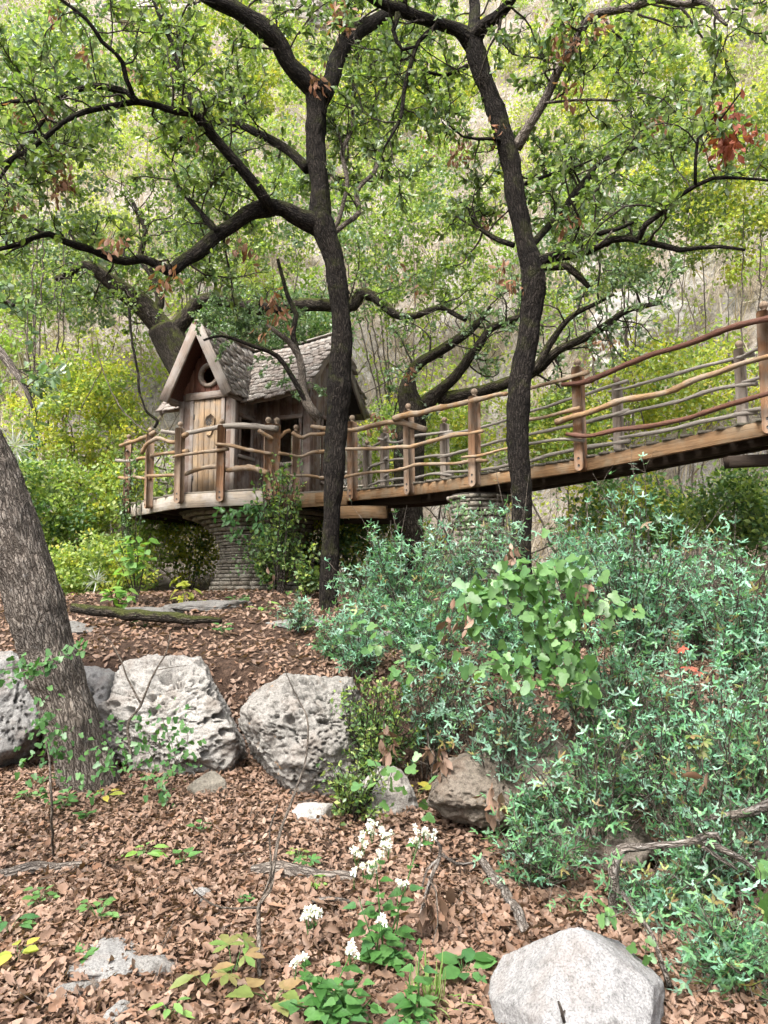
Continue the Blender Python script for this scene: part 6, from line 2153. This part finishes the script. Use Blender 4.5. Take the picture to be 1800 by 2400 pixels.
rng = np.random.default_rng(81)
SD = [('pale five-leaflet seedling with reddish leaves at the bottom, beside the bare sapling', 545, 2310, T_PALM, 'creeper', (.07, .10), 4, .13),
      ('broad-leaved seedling right of the bare sapling at the bottom edge', 640, 2370, T_HERB, 'creeper', (.08, .11), 6, .12),
      ('reddish seedling left of the bare sapling at the bottom', 480, 2330, T_LANCE, 'creeper', (.08, .11), 5, .10),
      ('fine green seedling at the bottom edge left of the reddish one', 400, 2395, T_LANCE, 'lime', (.05, .07), 6, .07),
      ('rosette of rounded dark green leaves left of the pale boulder', 1085, 2300, T_WIDE, 'herb', (.08, .11), 9, .07),
      ('bright green seedling in the middle of the dead leaves', 335, 2020, T_LANCE, 'lime', (.07, .10), 10, .07),
      ('lime seedling with three leaves left of the small cream rock', 245, 1880, T_LANCE, 'bushy', (.09, .12), 4, .09),
      ('sprig of rounded leaves on the dead leaves at centre left', 470, 1955, T_WIDE, 'herb', (.05, .07), 5, .05),
      ('two-leaf seedling near the bare sapling branch', 425, 2030, T_HERB, 'herb', (.06, .08), 4, .06),
      ('little seedling under the fork of the bare sapling', 565, 2125, T_VINE, 'herb', (.04, .06), 4, .04),
      ('leafy seedling cluster left of the bare sapling base', 230, 2160, T_WIDE, 'vine', (.04, .06), 12, .08),
      ('scattered small green leaves at the left edge of the floor', 90, 2130, T_WIDE, 'vine', (.045, .065), 12, .08),
      ('green shoot at the left edge of the floor', 20, 2195, T_LANCE, 'herb', (.07, .10), 6, .08),
      ('yellow-green plant at the far left bottom', 40, 2260, T_WIDE, 'bushy', (.06, .08), 6, .06),
      ('two-leaf seedling on the flat buried stone', 195, 2255, T_HERB, 'herb', (.06, .08), 3, .05),
      ('palm-leaved green seedling right of the rotting log', 720, 2050, T_PALM, 'herb', (.05, .07), 3, .07),
      ('light green seedling on the rotting log', 735, 2085, T_PALM, 'lime', (.04, .06), 4, .05),
      ('green seedling beside the small rock under the pale boulder', 700, 2020, T_WIDE, 'bushg', (.03, .05), 10, .06),
      ('yellow-green seedling right of the tall white-flowered herb', 975, 1880, T_VINE, 'bushy', (.07, .10), 4, .10),
      ('fresh spiny seedling at the centre right of the floor', 1155, 1990, T_AGA, 'agarita_new', (.06, .08), 8, .16),
      ('bright spiny seedling right of the pale boulder', 1585, 2170, T_AGA, 'agarita_new', (.06, .08), 10, .10),
      ('small spiny seedling in front of the vine string', 1340, 2150, T_AGA, 'agarita_new', (.05, .07), 6, .08),
      ('small spiny seedling low at the right of the pale boulder', 1590, 2300, T_AGA, 'agarita_new', (.05, .06), 6, .06),
      ('pair of spiny sprigs near the bottom right stick', 1650, 2290, T_AGA, 'agarita', (.05, .07), 7, .08),
      ('seedling with fresh leaves at the left under the leaning trunk', 70, 1880, T_WIDE, 'vine', (.05, .07), 10, .08),
      ('patch of creeping green leaves below the leaning trunk', 150, 1900, T_VINE, 'herb', (.05, .07), 12, .07),
      ('creeping green leaves left of the lime seedling', 200, 1925, T_VINE, 'herb', (.045, .06), 8, .05),
      ('seedling on the terrace above the holed boulder', 520, 1490, T_WIDE, 'herb', (.08, .11), 7, .10),
      ('leafy seedling on the terrace left of the pillar foot', 340, 1470, T_WIDE, 'vine', (.08, .11), 8, .12),
      ('pale seedling on the terrace in front of the dark oak', 620, 1440, T_LANCE, 'lime', (.10, .13), 6, .13),
      ('leafy seedling at the pillar foot', 560, 1420, T_WIDE, 'herb', (.09, .12), 8, .13)]
for lab, u, v, tp, mt, sz, n, h in SD:
    seedling(lab, u, v, tp, mt, sz, n, rng, h)
gb = ground_at(1015, 2360)
t = thing('grass_tuft', 'tuft of narrow bright green grass blades beside the budding herb', 'grass', gb)
g = Geo()
n_ = 46
a = rng.uniform(0, 6.28, n_)
place(g, T_BLADE, gb + rng.normal(0, .02, (n_, 3)) * [1, 1, 0], np.stack([np.cos(a) * .8, np.sin(a) * .8, rng.uniform(.3, 1.2, n_)], -1), np.stack([np.cos(a), np.sin(a), np.ones(n_)], -1), rng.uniform(.10, .20, n_))
obj('blades', g, M['grassb'], t)
# hanging dry leaf sprays caught in the shrubs
for lab, u, v, d, n in [('bunch of dry brown leaves caught on the dark small-leaved shrub', 910, 1740, 4.9, 16), ('crumpled pinkish dry leaves hanging left of the lobed vine', 1075, 1450, 4.5, 16), ('dry pale leaves tangled below the dark shrub, right of the first bunch', 1030, 1770, 4.8, 24), ('dry leaves caught high in the shrub right of the leaning oak trunk', 1200, 1290, 5.9, 14),
                        ('dry brown leaves on the twigs above the vine', 1370, 1390, 4.5, 12), ('single pale oak leaf cluster lying on the spiny shrub above the dead branch', 1645, 1840, 3.7, 5), ('pile of pinkish oak leaves fallen left of the lichened log', 1020, 2130, 3.55, 34), ('dry leaf bunch at the stained ledge', 1160, 1870, 4.4, 16), ('dry pinkish leaves hanging on stems before the dark oak foot', 820, 1425, 7.0, 9),
                        ('dry leaf bunch hanging in the shrub at the pillar', 660, 1340, 9.9, 14)]:
    c = P(u, v, d)
    t = thing('dry_leaf_bunch', lab, 'dead leaves', c)
    st, lv = Geo(), Geo()
    dead_cluster(rng, lv, st, c, n, .085 if d < 6 else .11, .04 if d < 6 else .07)
    tag(obj('stems', st, M['twig'], t, False, True), None, None, None, 'stuff')
    obj('leaves', lv, M['litter'], t)
# ------------------------------------------------------------------ leafy shrubs and small trees between the playhouse and the hill
def clumps(rng, geo, centers, rad, per, size, tpl, mi=0, up=.9):
    n = len(centers)
    k = rng.poisson(per, n)
    idx = np.repeat(np.arange(n), k)
    v = rdir(rng, len(idx)) * rng.uniform(.25, 1, (len(idx), 1)) ** .6
    p = centers[idx] + v * rad[idx][:, None] * [1, 1, .7]
    d = unit(v * .7 + rng.normal(0, .6, v.shape))
    place(geo, tpl, p, d, rdir(rng, len(idx), up), rng.uniform(size[0], size[1], len(idx)), mi)


def crowd(name, label, cat, c, rx, ry, rz, ncl, per, size, mats, rng, group=None, trunk=.03, tpl=None, cr=(.16, .34), mixf=.3, wood='twig', arms=5, hollow=.45):
    """a shrub or small tree: stems that fan out, and leaf clumps over an uneven crown"""
    gz_ = Hs(c[0], c[1])
    base = np.array([c[0], c[1], gz_ - .05])
    t = thing(name, label, cat, base, group)
    cs = rdir(rng, ncl)
    cs = cs * rng.uniform(hollow, 1.08, (ncl, 1)) * (1 + .22 * fbm(cs * 1.7 + c, 2, 7))[:, None]
    cs = c + cs * np.array([rx, ry, rz])
    cs = cs[cs[:, 2] > gz_ + .05]
    g = Geo()
    split = rng.uniform(0, 1, len(cs)) < mixf
    rr = rng.uniform(cr[0], cr[1], len(cs))
    for m_, s_ in ((0, ~split), (1, split)):
        if s_.any():
            clumps(rng, g, cs[s_], rr[s_], per, size, tpl or TDW, min(m_, len(mats) - 1))
    w_ = Geo()
    for k in range(arms):
        tip = cs[rng.integers(len(cs))]
        mid = base * .45 + tip * .55 + [0, 0, .1] + rng.normal(0, .12, 3)
        p, r = resample(np.array([base + rng.normal(0, .04, 3) * [1, 1, 0], base * .7 + mid * .3 + rng.normal(0, .05, 3), mid, tip]), np.array([trunk, trunk * .7, trunk * .45, .004]), .15)
        p = p + rng.normal(0, .012, p.shape)
        tube(w_, p, r, 5, cap=False)
        for q in range(3):
            i = rng.integers(len(p) // 3, len(p))
            tube(w_, wander(rng, p[i], rdir(rng, 1, .4)[0], rng.uniform(.3, .8), 5, .3), np.linspace(.008, .002, 6), 3, cap=False)
    tag(obj('stems' if trunk < .03 else 'trunk', w_, M[wood], t, False, True), None, None, None, 'stuff')
    obj('crown', g, [M[m_] for m_ in mats], t)
    return t


rng = np.random.default_rng(91)
MID = [ # label, (u, v), distance, half width px, half height px, depth m, clumps, leaves per clump, leaf size, materials
    ('bright yellow-green bush at the left, behind the end of the deck', (210, 985), 14.2, 170, 150, 1.0, 210, 48, (.06, .10), ['bushy', 'bushg']),
    ('low green bush under the left end of the deck', (260, 1220), 12.9, 180, 150, .9, 220, 46, (.06, .10), ['bushg', 'bushy']),
    ('green bush behind the leaning grey trunk at the left edge', (70, 1210), 12.4, 150, 170, .9, 170, 44, (.06, .10), ['bushg', 'bushd']),
    ('leafy bush low on the terrace beside the leaning trunk', (205, 1350), 10.6, 130, 80, .6, 120, 46, (.05, .08), ['bushg', 'bushy']),
    ('small yellow-green bush seen under the deck left of the pillar', (450, 1260), 13.6, 80, 100, .6, 90, 44, (.05, .08), ['bushy', 'bushd']),
    ('sprawling green bush beneath the footbridge between the oak trunk and the pier', (860, 1270), 12.0, 150, 110, .8, 150, 46, (.05, .09), ['bushd', 'bushy']),
    ('green bush behind the bridge between the two dark oaks', (1010, 1040), 13.2, 170, 130, .9, 190, 46, (.06, .09), ['bushg', 'bushy']),
    ('yellow-flecked bush behind the bridge right of the leaning oak', (1330, 1010), 11.4, 150, 110, .8, 150, 46, (.05, .085), ['bushg', 'bushy']),
    ('bush with yellow leaves behind the near end of the bridge', (1600, 900), 11.0, 190, 110, .9, 150, 42, (.05, .085), ['bushy', 'bushg']),
    ('shadowy bush under the right half of the bridge', (1480, 1210), 9.4, 170, 100, .7, 130, 44, (.05, .08), ['bushd', 'bushy']),
    ('tangled bush under the bridge at the right edge', (1730, 1200), 8.2, 110, 110, .6, 110, 42, (.045, .075), ['bushd', 'bushg']),
    ('dark leafy bush directly behind the playhouse roof', (640, 770), 15.2, 210, 100, 1.0, 190, 46, (.06, .10), ['bushd', 'oak_blue']),
    ('small tree with grey-green leaves left of the mossy oak', (150, 640), 15.5, 190, 150, 1.2, 210, 46, (.06, .10), ['oak_blue', 'bushg']),
    ('small leafy tree rising behind the forking oak', (560, 480), 15.8, 260, 200, 1.4, 237, 48, (.07, .11), ['bushg', 'oak_blue']),
    ('small leafy tree between the two dark oaks, upper middle', (960, 560), 15.0, 210, 220, 1.3, 230, 48, (.065, .105), ['bushg', 'oak_blue']),
    ('grey-green tree right of the leaning oak, above the bridge', (1420, 520), 13.5, 230, 190, 1.3, 216, 48, (.06, .10), ['oak_blue', 'bushg']),
    ('leafy tree at the upper right edge', (1690, 400), 12.5, 200, 240, 1.2, 216, 46, (.06, .10), ['oak', 'bushy']),
    ('bright green tree at the upper left corner', (120, 220), 14.5, 230, 230, 1.4, 237, 46, (.07, .11), ['bushg', 'oak_blue']),
    ('bright green tree at the top between the limbs of the forking oak', (480, 160), 16.5, 260, 200, 1.5, 237, 46, (.075, .12), ['bushg', 'bushy']),
    ('bright green tree at the top between the two dark oaks', (930, 200), 17.0, 220, 200, 1.5, 216, 44, (.075, .12), ['bushg', 'bushy']),
    ('pale green tree at the top right beyond the pale limb', (1450, 180), 15.0, 240, 190, 1.4, 201, 44, (.07, .11), ['bushg', 'bushy'])]
for lab, (u, v), d, hw_, hh_, ry, nc, per, sz, mt in MID:
    c = P(u, v, d)
    gz_ = Hs(c[0], c[1])
    small = c[2] - gz_ < 1.6
    if c[2] < gz_ + .2:
        c[2] = gz_ + .2
    crowd('leafy_bush' if small else 'leafy_tree', lab, 'bush' if small else 'tree', c, pm(hw_, d), ry, pm(hh_, d), nc, per, sz, mt, rng, 'leafy growth behind the playhouse', .015 if small else .03, None, (.14, .32), .35)

# ------------------------------------------------------------------ the wooded hillside as one mass
rng = np.random.default_rng(101)
n_ = 2500
y = 15 + 26 * rng.uniform(0, 1, n_) ** .9
x = rng.uniform(-.62, .62, n_) * (y + 1)
z = H(x, y)
u_ = proj(np.stack([x, y, z], -1))
den = .62 + .9 * fbm(np.stack([x * .33, z * .33, y * .1], -1), 3, 77)
den -= .25 * np.exp(-(((u_[:, 0] - 1530) / 110) ** 2 + ((u_[:, 1] - 800) / 120) ** 2))
den -= .5 * np.exp(-(((u_[:, 0] - 230) / 120) ** 2 + ((u_[:, 1] - 790) / 90) ** 2))
den -= .5 * np.clip((120 - u_[:, 1]) / 120, 0, 1)
m = rng.uniform(0, 1, n_) < den
cs = np.stack([x, y, z + rng.uniform(.1, 1.4, n_)], -1)[m]
g = Geo()
clumps(rng, g, cs, rng.uniform(.35, .85, len(cs)), 105, (.08, .15), TDW)
tag(obj('hillside_foliage', g, M['hill']), 'mass of bright green shrubs covering the steep hillside', None, None, 'stuff')
# pale dry brush and bare stems
g = Geo()
n_ = 30000
y = 14 + 24 * rng.uniform(0, 1, n_)
x = rng.uniform(-.6, .6, n_) * (y + 1)
p = np.stack([x, y, H(x, y) - .05], -1)
d = rng.normal(0, .55, (n_, 3)) + [0, -.35, .9]
place(g, tpl_diamond(.012, .0), p, d, rdir(rng, n_), rng.uniform(.4, 1.3, n_))
tag(obj('dry_brush', g, M['drygrass']), 'pale dry grass and bare stems on the hillside', None, None, 'stuff')
g = Geo()
for k in range(110):
    yy = rng.uniform(12.5, 22)
    xx = rng.uniform(-.6, .6) * yy
    b = np.array([xx, yy, Hs(xx, yy)])
    L = rng.uniform(1.2, 3.6)
    pth = wander(rng, b, [rng.normal(0, .35), -.1, 1], L, 8, .22, .03)
    r0 = rng.uniform(.008, .024)
    tube(g, pth, np.linspace(r0, .004, 9), 4, cap=False)
    for q in range(4):
        i = rng.integers(3, 9)
        tube(g, wander(rng, pth[i], rdir(rng, 1, .3)[0], rng.uniform(.4, 1.2), 6, .35), np.linspace(r0 * .4, .003, 7), 3, cap=False)
tag(obj('bare_stems', g, M['twig'], None, False, True), 'thin bare stems and saplings tangled on the slope', None, None, 'stuff')

# grey cliff faces showing between the trees
for lab, u, v, d, hw_, hh_, sd_ in [('grey limestone cliff face above the near end of the footbridge', 1540, 790, 17.5, 190, 120, 301), ('pale limestone outcrop at the left above the yellow-green bush', 230, 790, 19, 170, 110, 302),
                               ('pale rock wall at the top left edge of the hillside', 560, 20, 33, 420, 70, 303), ('pale rock outcrop at the top right corner', 1700, 90, 24, 130, 120, 304)]:
    c = P(u, v, d)
    boulder('cliff_face', lab, c + [0, .6, 0], (pm(hw_, d), 1.0, pm(hh_, d)), sd_, M['cliff'], 6, .10, 8, .35, 0, 5, .12, 'cliff')
# grey air plants caught in the bushes
for lab, u, v, d in [('grey spiky air plant in the bush left of the pillar', 225, 1360, 9.8), ('grey spiky air plant beside the leaning trunk', 35, 1045, 6.5)]:
    c = P(u, v, d)
    n_ = 60
    dd = rdir(rng, n_)
    g = Geo()
    place(g, T_BLADE, c + dd * .01, dd, rdir(rng, n_), rng.uniform(.10, .2, n_))
    tag(obj('air_plant', g, M['airplant'], None, False, False, c), lab, 'plant')
